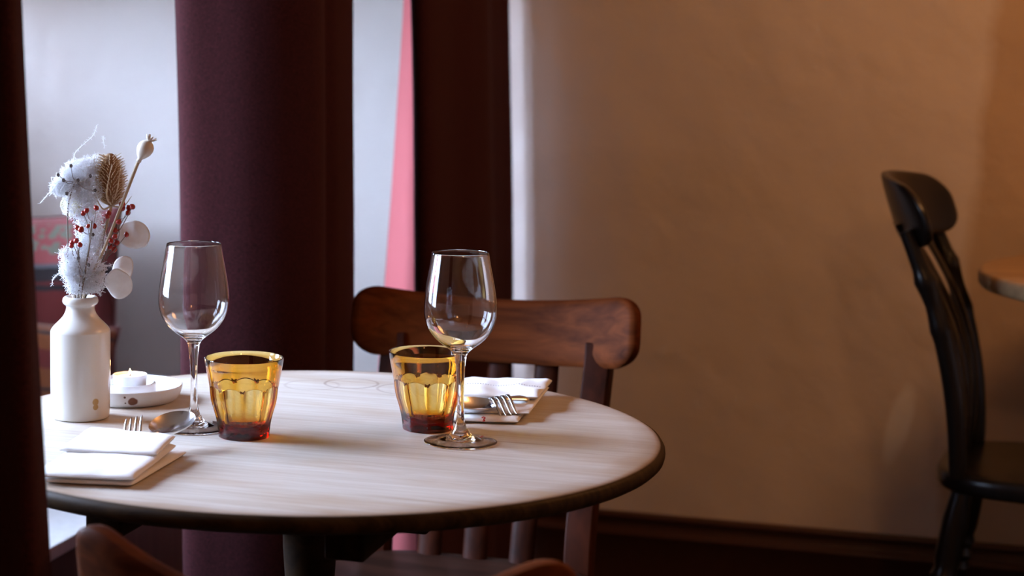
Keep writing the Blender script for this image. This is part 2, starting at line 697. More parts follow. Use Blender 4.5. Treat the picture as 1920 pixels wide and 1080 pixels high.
M_BOTTLE = mat_stoneware('cream_stoneware', (0.60, 0.578, 0.53), (0.67, 0.65, 0.605), (0.42, 0.36, 0.28), 0.13, 160, 0.16,
                         [(0.020, -0.0275, 0.022, 0.0042, (0.45, 0.30, 0.13)), (0.020, -0.0275, 0.0165, 0.0035, (0.45, 0.30, 0.13)),
                          (0.0335, 0.0, 0.016, 0.006, (0.47, 0.33, 0.17))])
M_DISH = mat_stoneware('speckled_stoneware', (0.62, 0.63, 0.64), (0.70, 0.71, 0.72), (0.15, 0.08, 0.05), 0.45, 190, 0.20,
                       [(0.0085, -0.061, 0.0085, 0.0058, (0.16, 0.06, 0.03)), (-0.0005, -0.0605, 0.007, 0.0012, (0.10, 0.05, 0.03)),
                        (-0.001, -0.0625, 0.0145, 0.0014, (0.10, 0.05, 0.03))])
M_LINEN = mat_linen()
M_THREAD_GREY = mat_plain('grey_thread', (0.42, 0.40, 0.46), 0.9)
M_THREAD_RED = mat_plain('red_thread', (0.45, 0.03, 0.02), 0.9)
M_STEEL = mat_steel()
M_WAX = mat_papery('white_wax', (0.86, 0.85, 0.82), (0.92, 0.91, 0.88), 0.25)
M_CUP = mat_plain('white_tealight_cup', (0.78, 0.79, 0.82), 0.35)
M_WICK = mat_plain('black_wick', (0.01, 0.01, 0.01), 0.9)
M_FLAME = mat_flame()
M_POD = mat_papery('silvery_seed_pod', (0.80, 0.77, 0.74), (0.93, 0.92, 0.91), 0.25, 160)
M_POD_CREAM = mat_papery('cream_seed_pod', (0.70, 0.62, 0.36), (0.85, 0.82, 0.68), 0.4, 60)
M_FLUFF = mat_papery('white_seed_fluff', (0.93, 0.94, 0.96), (0.98, 0.98, 0.99), 0.6, 200)
M_STRAW = mat_plain('straw_stem', (0.42, 0.31, 0.19), 0.7)
M_GREYSTEM = mat_plain('grey_brown_stem', (0.20, 0.16, 0.13), 0.8)
M_POPPY = mat_stoneware('dried_poppy_skin', (0.52, 0.45, 0.36), (0.66, 0.60, 0.52), (0.30, 0.18, 0.09), 0.6, 90, 0.12)
M_TEASEL = mat_plain('teasel_brown', (0.24, 0.13, 0.055), 0.8)
M_SPINE = mat_plain('teasel_spine_straw', (0.60, 0.48, 0.32), 0.7)
M_BERRY = mat_plain('red_berry_skin', (0.30, 0.018, 0.014), 0.25)
M_SEED = mat_plain('dark_seed', (0.06, 0.04, 0.035), 0.7)
K_PINK_LIT, K_BLK, K_RED, K_ORG, K_GREY = (0.42, 0.10, 0.10), (0.025, 0.022, 0.025), (0.17, 0.020, 0.018), (0.26, 0.075, 0.02), (0.16, 0.17, 0.19)
M_KILIM = mat_kilim('kilim_wool', [(0.0, K_ORG), (0.10, K_BLK), (0.13, K_RED), (0.26, K_BLK), (0.33, K_ORG), (0.345, K_BLK), (0.36, K_RED),
                                   (0.56, K_BLK), (0.59, K_RED), (0.61, K_BLK), (0.685, K_GREY), (0.71, K_PINK_LIT)], (0.105, 0.175, (0.24, 0.25, 0.19)))  # pink top band: light on the cushion's upper part, put into the pattern
M_RUST = mat_kilim('rust_striped_wool', [(0.0, K_ORG), (0.2, K_BLK), (0.23, K_ORG), (0.42, K_RED), (0.6, K_ORG), (0.74, K_BLK), (0.77, K_ORG)], None, 'Z', -0.1, 0.12)

# ------------------------------------------------------------------ the room


def room_obj(name, mb, mat, **kw):
    o = mb.build(name, mat, None, (0, 0, 0), -TH, **kw)
    tag(o, kind='structure')
    return o


WT = 0.12
room_obj('floor', MB().box(S_WIN - WT, S_RIGHT + WT, T_FRONT - WT, T_BACK + WT, -0.1, 0.0), M_FLOOR, smooth=False)
room_obj('ceiling', MB().box(S_WIN - WT, S_RIGHT + WT, T_FRONT - WT, T_BACK + WT, Z_CEIL, Z_CEIL + 0.1), M_CEIL, smooth=False)
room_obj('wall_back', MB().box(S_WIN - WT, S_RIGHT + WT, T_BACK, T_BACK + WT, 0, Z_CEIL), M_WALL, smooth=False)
room_obj('wall_right', MB().box(S_RIGHT, S_RIGHT + WT, T_FRONT, T_BACK, 0, Z_CEIL), M_WALL, smooth=False)
room_obj('wall_front', MB().box(S_WIN - WT, S_RIGHT + WT, T_FRONT - WT, T_FRONT, 0, Z_CEIL), M_WALL, smooth=False)
lw = MB()
(sw, t0, t1, z0, z1) = WINS[0]
lw.box(sw - WT, sw, T_FRONT, t0, 0, Z_CEIL).box(sw - WT, sw, t0, t1, 0, z0).box(sw - WT, sw, t0, t1, z1, Z_CEIL).box(sw - WT, sw, t1, T_JOG, 0, Z_CEIL)
s0, s1, z0, z1 = FILL_WIN
lw.box(S_WIN - WT, s0, T_JOG - WT, T_JOG, 0, Z_CEIL).box(s1, S_WIN1 - WT, T_JOG - WT, T_JOG, 0, Z_CEIL)
lw.box(s0, s1, T_JOG - WT, T_JOG, 0, z0).box(s0, s1, T_JOG - WT, T_JOG, z1, Z_CEIL)
(sw, t0, t1, z0, z1) = WINS[1]
lw.box(sw - WT, sw, T_JOG, t0, 0, Z_CEIL).box(sw - WT, sw, t0, t1, 0, z0).box(sw - WT, sw, t0, t1, z1, Z_CEIL).box(sw - WT, sw, t1, T_BACK, 0, Z_CEIL)
room_obj('wall_left', lw, M_WALL, smooth=False)

for k, (sw, t0, t1, z0, z1) in enumerate(WINS):
    fr = MB()
    a, b = sw - 0.10, sw - 0.05
    fw = 0.045
    fr.box(a, b, t0, t0 + fw, z0, z1).box(a, b, t1 - fw, t1, z0, z1)
    fr.box(a, b, t0 + fw, t1 - fw, z0, z0 + fw).box(a, b, t0 + fw, t1 - fw, z1 - fw, z1)
    zm = (z0 + z1) / 2
    fr.box(a, b, t0 + fw, t1 - fw, zm - 0.02, zm + 0.02)
    w = room_obj('window_%d' % (k + 1), fr, M_FRAME, smooth=False)
    p = MB().box(sw - 0.078, sw - 0.074, t0 + fw, t1 - fw, z0 + fw, zm - 0.02).box(sw - 0.078, sw - 0.074, t0 + fw, t1 - fw, zm + 0.02, z1 - fw)
    p.build('window_pane', M_PANE, w, smooth=False)
    MB().box(sw - 0.05, sw + 0.05, t0 - 0.03, t1 + 0.03, z0 - 0.03, z0).build('window_sill', M_FRAME, w, smooth=False, bevel=0.004)

s0, s1, z0, z1 = FILL_WIN
fr = MB()
fr.box(s0, s0 + 0.03, T_JOG - 0.09, T_JOG - 0.05, z0, z1).box(s1 - 0.03, s1, T_JOG - 0.09, T_JOG - 0.05, z0, z1)
fr.box(s0 + 0.03, s1 - 0.03, T_JOG - 0.09, T_JOG - 0.05, z0, z0 + 0.03).box(s0 + 0.03, s1 - 0.03, T_JOG - 0.09, T_JOG - 0.05, z1 - 0.03, z1)
w = room_obj('window_3', fr, M_FRAME, smooth=False)  # unseen, added for its light
MB().box(s0 + 0.03, s1 - 0.03, T_JOG - 0.072, T_JOG - 0.068, z0 + 0.03, z1 - 0.03).build('window_pane', M_PANE, w, smooth=False)

# skirting with a rounded cap, a groove and a second moulding
sk = [(0, 0.152), (0.010, 0.152), (0.017, 0.149), (0.019, 0.143), (0.016, 0.138), (0.011, 0.136), (0.010, 0.118), (0.013, 0.114),
      (0.020, 0.112), (0.023, 0.107), (0.021, 0.101), (0.018, 0.098), (0.018, 0.0), (0, 0)]
S_SK0 = -1.32
b = MB()
b.rings([[(s, T_BACK - d, z) for d, z in sk] for s in (S_SK0, S_RIGHT)], True, True)
room_obj('baseboard_back', b, M_SKIRT, angle=50)
b = MB()
b.rings([[(S_RIGHT - d, t, z) for d, z in sk] for t in (T_FRONT, T_BACK - 0.023)], True, True)
room_obj('baseboard_right', b, M_SKIRT, angle=50)

# ------------------------------------------------------------------ window seat with cushions
S_B, Z_B = -1.355, 0.385
bench = root('window_seat', W(S_B - 0.45, 2.8, 0), -TH, 'white topped window seat with brown front running along the bay', 'bench')
MB().box(-0.093, 0.45, -1.5, 1.325, Z_B - 0.022, Z_B).build('seat_board', M_BENCH_TOP, bench, bevel=0.003)
MB().box(0.40, 0.435, -1.5, 1.33, 0, Z_B - 0.022).build('front_panel', M_BENCH_FRONT, bench, smooth=False)
MB().box(-0.093, 0.40, -1.5, -1.47, 0, Z_B - 0.022).build('end_panel', M_BENCH_FRONT, bench, smooth=False)


def cushion_mb(w, h, d, seed, n=26, sag=0.012):
    mb = MB()
    rows = []
    for side in (1, -1):
        g = []
        for j in range(n + 1):
            r = []
            for i in range(n + 1):
                a, b2 = -1 + 2 * i / n, -1 + 2 * j / n
                pinch = 1 - 0.07 * (1 - abs(a) ** 2) * abs(b2) ** 3 - 0.0
                pinch2 = 1 - 0.07 * (1 - abs(b2) ** 2) * abs(a) ** 3
                puff = ((1 - a ** 4) * (1 - b2 ** 4)) ** 0.45
                nz = noise.noise(Vector((a * 1.7 + seed, b2 * 1.7, side * 3.0)))
                x = a * w / 2 * pinch2
                z = b2 * h / 2 * pinch
                y = side * (d / 2 * puff * (1 + 0.18 * nz) + 0.002)
                z -= sag * (1 - abs(b2)) * (1 - a * a) * nz
                r.append((x, y, z))
            g.append(r)
        rows.append(g)
    vs = [p for g in rows for r in g for p in r]
    m = n + 1
    fs = []
    for sgi in (0, 1):
        o = sgi * m * m
        for j in range(n):
            for i in range(n):
                fs.append((o + j * m + i, o + j * m + i + 1, o + (j + 1) * m + i + 1, o + (j + 1) * m + i))
    rim = [(i, 0) for i in range(n)] + [(n, j) for j in range(n)] + [(n - i, n) for i in range(n)] + [(0, n - j) for j in range(n)]
    for (i, j), (i2, j2) in zip(rim, rim[1:] + rim[:1]):
        fs.append((j * m + i, j2 * m + i2, m * m + j2 * m + i2, m * m + j * m + i))
    mb.add(vs, fs)
    return mb, [( (vs[j * m + i][0], 0, vs[j * m + i][2])) for (i, j) in rim]


def cushion(name, w, h, d, loc, rot, mat, label, seed, pipe_mat):
    mb, rim = cushion_mb(w, h, d, seed)
    o = mb.build(name, mat, None, loc, angle=180)
    o.rotation_euler = rot
    tag(o, label, 'cushion', 'cushions on the window seat')
    p = MB()
    p.tube(rim + [rim[0]], 0.004, 8, caps=False)
    p.build('piping', pipe_mat, o)
    return o


def back_point(px, py, Y):                  # photo estimate at a given depth, used once to place far things
    return Vector(((px - 500) / 3500 * Y, Y, CAMZ - (py - 87) / 3500 * Y))


M_PIPE = mat_plain('dark_red_piping', (0.10, 0.02, 0.015), 0.9)
cp = back_point(90, 560, 4.20)
cushion('kilim_cushion', 0.345, 0.43, 0.13, (cp.x, cp.y + 0.02, Z_B + 0.205), (math.radians(-14), math.radians(-5), -TH), M_KILIM,
        'red and black striped kilim cushion leaning upright behind the stoneware bottle', 1.3, M_PIPE)
cp = back_point(99, 660, 4.05)
cushion('bolster_cushion', 0.30, 0.185, 0.11, (cp.x, cp.y - 0.03, Z_B + 0.104), (math.radians(-12), math.radians(2), -TH), M_RUST,
        'small rust orange striped cushion at the foot of the taller kilim one', 5.1, M_PIPE)


# ------------------------------------------------------------------ curtains
def curtain(name, path, label, shift=None, thick=0.003, z0=0.015, z1=2.46, n=14, rows=40, wav=0.004):
    pts = catmull([(x, y, 0) for x, y in path], n)
    mb = MB()
    m = len(pts)
    front, back = [], []
    for j in range(rows + 1):
        z = z0 + (z1 - z0) * j / rows
        fr, bk = [], []
        for i, p in enumerate(pts):
            d = (pts[min(i + 1, m - 1)] - pts[max(i - 1, 0)]).normalized()
            nr = Vector((d.y, -d.x, 0))
            q = Vector((p.x, p.y, z))
            u = i / (m - 1)
            if shift:
                sx, sy = shift(u, z)
                q.x += sx
                q.y += sy
            q += nr * (wav * noise.noise(Vector((u * 6, z * 2.2, len(path) * 1.7))))
            fr.append(q + nr * thick / 2)
            bk.append(q - nr * thick / 2)
        front.append(fr)
        back.append(bk)
    rings = [f + list(reversed(k)) for f, k in zip(front, back)]
    mb.rings(rings, True, True)
    o = mb.build(name, M_CURTAIN, None, angle=60)
    tag(o, label, 'curtain', 'oxblood curtains of the bay')
    return o


def pxy(px, Y):
    return ((px - 500) / 3500 * Y, Y)


def sh1(u, z):                              # the free edge drifts to the right on its way down
    return ((1 - u) * interp([(0.3, 0.003), (0.75, -0.001), (1.22, -0.026), (2.5, -0.07)], z), 0)


curtain('curtain', [pxy(96, 1.50), pxy(60, 1.46), pxy(15, 1.49), pxy(-40, 1.53), pxy(-90, 1.48), pxy(-150, 1.46), pxy(-210, 1.52), pxy(-270, 1.49)],
        'dark oxblood curtain hanging in front of the table, nearest the viewer', sh1)


def sh2(u, z):
    return ((1 - u) ** 2 * interp([(0.4, 0.012), (0.9, 0.006), (1.25, -0.003), (2.5, -0.02)], z), 0)


curtain('curtain', [pxy(352, 2.86), pxy(337, 2.80), pxy(334, 2.765), pxy(352, 2.745), pxy(400, 2.735), pxy(470, 2.73), pxy(540, 2.745), pxy(590, 2.78),
                    pxy(606, 2.83), pxy(600, 2.90), pxy(606, 2.945), pxy(632, 2.98), pxy(655, 3.06), pxy(662, 3.14), pxy(656, 3.24), pxy(646, 3.36), pxy(638, 3.47)],
        'wide oxblood curtain between the two wine glasses, left of the chair back', sh2)


def sh3(u, z):
    return (u * interp([(0.4, 0.006), (0.9, 0.004), (1.26, -0.003), (2.5, -0.01)], z) + (1 - u) * interp([(0.7, 0.010), (1.26, -0.002), (2.5, -0.01)], z), 0)


c3 = curtain('curtain', [pxy(800, 3.56), pxy(776, 3.44), pxy(773, 3.39), pxy(782, 3.36), pxy(810, 3.38), pxy(850, 3.52), pxy(890, 3.62), pxy(912, 3.70),
                         pxy(918, 3.80), pxy(922, 3.94), pxy(936, 4.03), pxy(952, 4.10), pxy(956, 4.16)],
             'narrow oxblood curtain with pink lining, farthest back beside the bare wall', sh3)
lin = MB()
rings_f, rings_b = [], []
for j in range(41):
    z = 0.02 + (2.44 - 0.02) * j / 40
    py = 87 + (CAMZ - z) * 3500 / 3.6
    lx = interp([(-2000, 790), (-300, 768), (0, 757), (350, 735), (690, 711), (1200, 675)], py)
    rf, rb = [], []
    for i in range(13):
        u = i / 12
        Y = 3.72 - 0.22 * u + 0.012 * math.sin(u * 7 + z * 1.5) + 0.01 * math.exp(-((z - 0.83) / 0.02) ** 2)
        px = lx + (786 - lx) * u
        x, y = pxy(px, Y)
        rf.append((x, y - 0.001, z))
        rb.append((x, y + 0.001, z))
    rings_f.append(rf + list(reversed(rb)))
lin.rings(rings_f, True, True)
lo = lin.build('lining', M_LINING, c3, angle=60)
lo['label'] = 'pink lining turned out along the curtain edge'
# curtain track on the ceiling above the bay opening
for nm, (x0, y0), (x1, y1) in (('trim_1', pxy(-290, 1.49), pxy(110, 1.49)), ('trim_2', pxy(320, 2.8), pxy(680, 3.0)), ('trim_3', pxy(760, 3.42), pxy(970, 4.06))):
    a, b_ = Vector((x0, y0, 0)), Vector((x1, y1, 0))
    L = (b_ - a).length
    o = MB().box(-0.02, L + 0.02, -0.06, 0.06, 2.462, Z_CEIL).build(nm, M_FRAME, None, a, math.atan2(b_.y - a.y, b_.x - a.x), smooth=False)
    tag(o, kind='structure')

# ------------------------------------------------------------------ round table
TZ = 0.75
TC = Vector((0.0481, 2.0768, 0))
TR = 0.3865


def loc_t(px, py):                          # photo point on the table top -> tabletop coordinates (for its old ring marks)
    Y = (CAMZ - TZ) * 3500 / (py - 87)
    p = Vector(((px - 500) / 3500 * Y, Y, 0)) - TC
    return (p.x * CU - p.y * SU, p.x * SU + p.y * CU)


for (px, py, r, k) in [(659, 719, 0.0335, 1.1), (762, 729, 0.036, 0.8), (585, 722, 0.034, 0.5)]:
    x, y = loc_t(px, py)
    RINGS.append((x, y, r, k))
M_TOP = mat_tabletop()
table = root('dining_table', (TC.x, TC.y, 0), -TH, 'round table with pale worn wooden top and dark edge, laid for two', 'table')
prof = [(0, 0), (0.10, 0), (0.2, 0), (0.3, 0), (TR - 0.012, 0), (TR - 0.006, -0.0006), (TR - 0.002, -0.0025), (TR, -0.006), (TR + 0.0005, -0.010),
        (TR - 0.001, -0.0145), (TR - 0.005, -0.018), (TR - 0.012, -0.0195), (0.2, -0.0195), (0, -0.0195)]
mb = MB()
mb.lathe(prof, 160)
for i, (x, y, z) in enumerate(mb.v):        # nicks and wobble of an old hand-cut edge
    r = math.hypot(x, y)
    if r > 0.3:
        a = math.atan2(y, x)
        k = 1 + 0.0012 * noise.noise(Vector((math.cos(a) * 9, math.sin(a) * 9, z * 60)))
        mb.v[i] = (x * k, y * k, z)
mb.build('tabletop', M_TOP, table, (0, 0, TZ), angle=50)
for sx in (-1, 1):
    c = MB()
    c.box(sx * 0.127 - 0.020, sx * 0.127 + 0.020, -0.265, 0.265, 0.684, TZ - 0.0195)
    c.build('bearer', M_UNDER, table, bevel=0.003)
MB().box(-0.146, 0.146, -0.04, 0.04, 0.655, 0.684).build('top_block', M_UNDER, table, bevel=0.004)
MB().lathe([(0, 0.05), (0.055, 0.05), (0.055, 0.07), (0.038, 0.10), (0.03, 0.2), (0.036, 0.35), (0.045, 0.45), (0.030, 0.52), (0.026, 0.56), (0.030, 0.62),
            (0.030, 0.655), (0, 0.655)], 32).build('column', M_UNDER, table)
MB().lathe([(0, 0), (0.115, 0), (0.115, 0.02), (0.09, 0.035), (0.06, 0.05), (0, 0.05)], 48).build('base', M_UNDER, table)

# ------------------------------------------------------------------ wine glasses
WG_OUT = [(0, 0.0044), (0.006, 0.0043), (0.013, 0.0037), (0.022, 0.0021), (0.031, 0.0007), (0.0375, 0.0002), (0.0391, 0.0004), (0.0393, 0.0011), (0.0387, 0.0016), (0.031, 0.0026), (0.022, 0.0042), (0.013, 0.0078), (0.0075, 0.0150),
          (0.0052, 0.022), (0.0041, 0.030), (0.0037, 0.045), (0.0039, 0.060), (0.0046, 0.076), (0.0055, 0.086), (0.0068, 0.0935), (0.0100, 0.0985),
          (0.0156, 0.1030), (0.0225, 0.1080), (0.0292, 0.1145), (0.0350, 0.1230), (0.0385, 0.1330), (0.0394, 0.1420), (0.0388, 0.1530), (0.0372, 0.1660),
          (0.0348, 0.1800), (0.0324, 0.1930), (0.0307, 0.2043)]
WG_IN = [(0.03035, 0.2050), (0.0298, 0.2042), (0.0314, 0.1930), (0.0338, 0.1800), (0.0362, 0.1660), (0.0378, 0.1530), (0.0384, 0.1420), (0.0375, 0.1330),
         (0.0340, 0.1235), (0.0281, 0.1155), (0.0213, 0.1093), (0.0145, 0.1050), (0.0080, 0.1020), (0.0035, 0.1008), (0, 0.1006)]


def smooth_prof(pr, n=4):
    c = catmull([(r, z, 0) for r, z in pr], n)
    out = [(max(0.0, p.x), p.y) for p in c]
    out[0] = pr[0]
    out[-1] = pr[-1]
    return out


def wine_glass(loc, label, k=1.0):
    pr = smooth_prof(WG_OUT[1:], 4)
    pr2 = smooth_prof(WG_IN, 4)
    p = [(0, 0.0044)] + pr + pr2
    o = MB().lathe([(r * k, z * k) for r, z in p], 96).build('wine_glass', M_CLEAR, None, loc, angle=180)
    tag(o, label, 'wine glass', 'wine glasses on the round table')
    return o


EPS = 0.0003
wine_glass((-0.0812, 2.082, TZ + EPS), 'empty wine glass in front of the wide curtain, beside the candle dish', 1.004)
wine_glass((0.2085, 2.008, TZ + EPS), 'empty wine glass in front of the chair back, beside the right-hand napkin', 0.995)


# ------------------------------------------------------------------ amber tumblers with nine facets
def tumbler(loc, rot, label):
    N, PER = 9, 14
    seg = N * PER
    prof = [(0.0, 0.0276), (0.0012, 0.0281), (0.0065, 0.0286), (0.012, 0.0293), (0.0173, 0.0301), (0.023, 0.0314), (0.028, 0.0328), (0.034, 0.0347), (0.039, 0.0361),
            (0.046, 0.0372), (0.055, 0.0381), (0.062, 0.0393), (0.070, 0.0409), (0.078, 0.0424), (0.084, 0.0434), (0.0858, 0.04355)]
    H = 0.0862

    def facet(k):
        return abs(((k % PER) / PER) - 0.5) * 2          # 0 mid-facet, 1 on the rib

    rings = []
    nb, na = 22, 12

    def zs(k):
        f = facet(k)
        return 0.0525 + 0.0042 * (1 - f * f)

    for j in range(nb + 1):
        ring = []
        for k in range(seg):
            a = 2 * PI * k / seg
            z = zs(k) * j / nb
            f = facet(k)
            r = interp(prof, z)
            ap = math.cos(PI / N) / math.cos(f * PI / N)     # flat facet
            w = smoothstep(0.0, 0.012, z) * 0.35 + 0.55
            if z < 0.0062:
                w = 0.35
            r *= 1 - (1 - ap) * w
            ring.append((r * math.cos(a), r * math.sin(a), z))
        rings.append(ring)
    for j in range(na + 1):
        ring = []
        for k in range(seg):
            a = 2 * PI * k / seg
            z0 = zs(k) + 0.0007
            z = z0 + (H - 0.0006 - z0) * j / na
            r = interp(prof, z)
            ring.append((r * math.cos(a), r * math.sin(a), z))
        rings.append(ring)

    def circ(r, z):
        return [(r * math.cos(2 * PI * k / seg), r * math.sin(2 * PI * k / seg), z) for k in range(seg)]
    rings.append(circ(0.0431, H - 0.0001))
    rings.append(circ(0.0425, H))
    rings.append(circ(0.0419, H - 0.0004))
    for z in (0.082, 0.076, 0.070, 0.064, 0.058, 0.052, 0.046, 0.040, 0.034, 0.028, 0.022, 0.017):
        rings.append(circ(interp(prof, z) - (0.0021 + 0.012 * max(0, 0.06 - z) * 0.9 + 0.0006), z))
    rings.append(circ(0.0235, 0.0125))
    rings.append(circ(0.0205, 0.0102))
    rings.append(circ(0.012, 0.0090))
    mb = MB()
    mb.rings(rings, True, False)
    m = len(rings)
    bot = [(0, 0, 0.0022), ]
    # a shallow punt under the base
    o = len(mb.v)
    mb.v += circ(0.0245, 0.0) + circ(0.021, 0.0016) + [(0, 0, 0.0020), (0, 0, 0.0088)]
    for k in range(seg):
        k2 = (k + 1) % seg
        mb.f += [(k2, k, o + k, o + k2), (o + k2, o + k, o + seg + k, o + seg + k2), (o + seg + k2, o + seg + k, o + 2 * seg)]
        q = (m - 1) * seg
        mb.f.append((q + k, q + k2, o + 2 * seg + 1))
    ob = mb.build('tumbler', M_AMBER, None, loc, rot, angle=28)
    tag(ob, label, 'tumbler', 'amber tumblers on the round table')
    return ob


tumbler((-0.0247, 2.0397, TZ + EPS), math.radians(-92), 'amber faceted glass tumbler standing alone at the left, casting a golden glow')
tumbler((0.1794, 2.0795, TZ + EPS), math.radians(-96), 'amber faceted glass tumbler partly behind the right-hand wine glass')

# ------------------------------------------------------------------ stoneware bottle used as a vase
VB = Vector((-0.2140, 2.145, TZ + EPS))
bp = [(0.0300, 0.0), (0.0325, 0.0008), (0.0336, 0.004), (0.0341, 0.02), (0.0344, 0.05), (0.0345, 0.085), (0.0345, 0.0975), (0.0341, 0.1000), (0.0328, 0.1025),
      (0.0300, 0.1058), (0.0262, 0.1095), (0.0222, 0.1135), (0.0190, 0.1178), (0.0170, 0.1222), (0.0163, 0.1258), (0.0168, 0.1282), (0.0192, 0.1300), (0.0205, 0.1322),
      (0.0206, 0.1345), (0.0198, 0.1370), (0.0182, 0.1385)]
bi = [(0.0160, 0.1386), (0.0142, 0.1375), (0.0128, 0.134), (0.0122, 0.125), (0.0140, 0.117), (0.0190, 0.111), (0.0270, 0.103), (0.0300, 0.095), (0.0300, 0.02), (0.026, 0.008), (0, 0.007)]
o = MB().lathe([(0, 0)] + smooth_prof(bp, 3) + bi, 96).build('stoneware_bottle', M_BOTTLE, None, VB, angle=60)
tag(o, 'cream stoneware bottle with narrow neck holding the dried flowers', 'bottle')

# ------------------------------------------------------------------ candle dish and tealight
DC = Vector((-0.1652, 2.249, TZ + EPS))
dp = [(0, 0), (0.048, 0), (0.054, 0.0008), (0.0585, 0.0045), (0.0618, 0.010), (0.0636, 0.0165), (0.0638, 0.0190), (0.0628, 0.0197), (0.0615, 0.0190), (0.0600, 0.0140), (0.0560, 0.0090), (0.0500, 0.0068),
      (0.0335, 0.0064), (0.0322, 0.0072), (0.0318, 0.0195), (0.0310, 0.0213), (0.0296, 0.0214), (0.0286, 0.0200), (0.0280, 0.0158), (0.0265, 0.0150), (0, 0.0150)]
dish = root('candle_dish', DC, 0, 'grey speckled stoneware dish holding a lit tealight behind the bottle', 'dish')
MB().lathe(dp[:13] + [(0, 0.0064)], 96).build('saucer', M_DISH, dish, angle=50)
MB().lathe([(0, 0.0064)] + dp[12:], 80).build('inner_ring', M_DISH, dish, angle=50)
tl = root('tealight', DC + Vector((0.0006, -0.001, 0.0150 + EPS)), 0, 'lit white tealight sitting in the speckled dish', 'candle')
MB().lathe([(0, 0), (0.0190, 0), (0.0196, 0.001), (0.0203, 0.0148), (0.0206, 0.0156), (0.0202, 0.0160), (0.0197, 0.0154), (0.0190, 0.002), (0, 0.002)], 64).build('cup', M_CUP, tl)
MB().lathe([(0, 0.002), (0.0188, 0.002), (0.0194, 0.0138), (0.0180, 0.0133), (0.010, 0.0128), (0.003, 0.0130), (0, 0.0131)], 64).build('wax', M_WAX, tl)
MB().tube([(0, 0, 0.0125), (0.0002, 0, 0.0145), (0.0006, 0, 0.0162)], 0.0006, 6).build('wick', M_WICK, tl)
MB().lathe([(0, 0.0158), (0.0011, 0.0163), (0.0016, 0.0174), (0.0014, 0.0188), (0.0008, 0.0206), (0.0003, 0.0220), (0, 0.0226)], 16).build('flame', M_FLAME, tl)
ld = bpy.data.lights.new('candle_light', 'POINT')
ld.energy = 0.03
ld.color = (1.0, 0.5, 0.18)
ld.shadow_soft_size = 0.004
lo = bpy.data.objects.new('candle_light', ld)
COL.objects.link(lo)
lo.location = DC + Vector((0.0006, -0.001, 0.045))


# ------------------------------------------------------------------ folded napkins and their cutlery
def cloth_slab(corners, z0, th, seed, n=28, wav=0.0012, corner=0.12, edge_pow=6, bow=0.0, fold=None):
    """a folded layer: a soft slab over a four-cornered outline (FL, FR, BR, BL), rounded along its edges"""
    FL, FR, BR, BL = [Vector((c[0], c[1], 0)) for c in corners]
    mb = MB()
    m = n + 1
    top, bot = [], []
    for j in range(m):
        for i in range(m):
            a, b2 = i / n, j / n
            # denser rows near the edges
            a2 = 0.5 - 0.5 * math.cos(PI * a)
            b3 = 0.5 - 0.5 * math.cos(PI * b2)
            e = (1 - abs(2 * a2 - 1) ** 14) * (1 - abs(2 * b3 - 1) ** 14)
            e = max(0.0, e) ** 0.5
            p = (FL * (1 - a2) + FR * a2) * (1 - b3) + (BL * (1 - a2) + BR * a2) * b3
            nz = noise.noise(Vector((p.x * 30 + seed, p.y * 30, seed * 2.1)))
            n2 = noise.noise(Vector((p.x * 70 + seed, p.y * 55, seed * 1.1)))
            out = (p - (FL + FR + BL + BR) / 4)
            p = p + out * (0.02 * noise.noise(Vector((a2 * 3 + seed, b3 * 3, 7.0))))
            base = z0 + bow * (b3 if fold is None else fold(a2, b3))
            zt = base + th * (0.5 + 0.5 * e) + wav * nz * 1.6 * e + wav * 0.5 * n2 * e
            zb = base + th * (0.5 - 0.5 * e)
            top.append((p.x, p.y, zt))
            bot.append((p.x, p.y, zb))
    vs = top + bot
    fs = []
    for o in (0, m * m):
        for j in range(n):
            for i in range(n):
                fs.append((o + j * m + i, o + j * m + i + 1, o + (j + 1) * m + i + 1, o + (j + 1) * m + i))
    rim = [(i, 0) for i in range(n)] + [(n, j) for j in range(n)] + [(n - i, n) for i in range(n)] + [(0, n - j) for j in range(n)]
    for (i, j), (i2, j2) in zip(rim, rim[1:] + rim[:1]):
        fs.append((j * m + i, j2 * m + i2, m * m + j2 * m + i2, m * m + j * m + i))
    return mb.add(vs, fs)


def lrp(a, b_, t):
    return tuple(x + (y - x) * t for x, y in zip(a, b_))


def shift_c(cs, o):
    return [(c[0] - o.x, c[1] - o.y) for c in cs]


NL = Vector((-0.158, 1.89, TZ + EPS))
nl = root('napkin', NL, 0, 'white folded napkin lying at the near left beside the front curtain', 'napkin', 'folded napkins on the round table')
cloth_slab(shift_c([(-0.222, 1.817), (-0.130, 1.800), (-0.083, 1.944), (-0.188, 1.975)], NL), 0.0, 0.0062, 1.0, wav=0.0004).build('folded_layer', M_LINEN, nl, angle=180)
cloth_slab(shift_c([(-0.226, 1.812), (-0.1275, 1.797), (-0.0935, 1.930), (-0.187, 1.978)], NL), 0.0058, 0.0075, 4.0, wav=0.0012, bow=0.0035).build('folded_layer', M_LINEN, nl, angle=180)
cloth_slab(shift_c([(-0.2105, 1.890), (-0.1095, 1.868), (-0.0945, 1.935), (-0.187, 1.982)], NL), 0.0140, 0.0060, 9.0, wav=0.0012, bow=0.004).build('flap', M_LINEN, nl, angle=180)

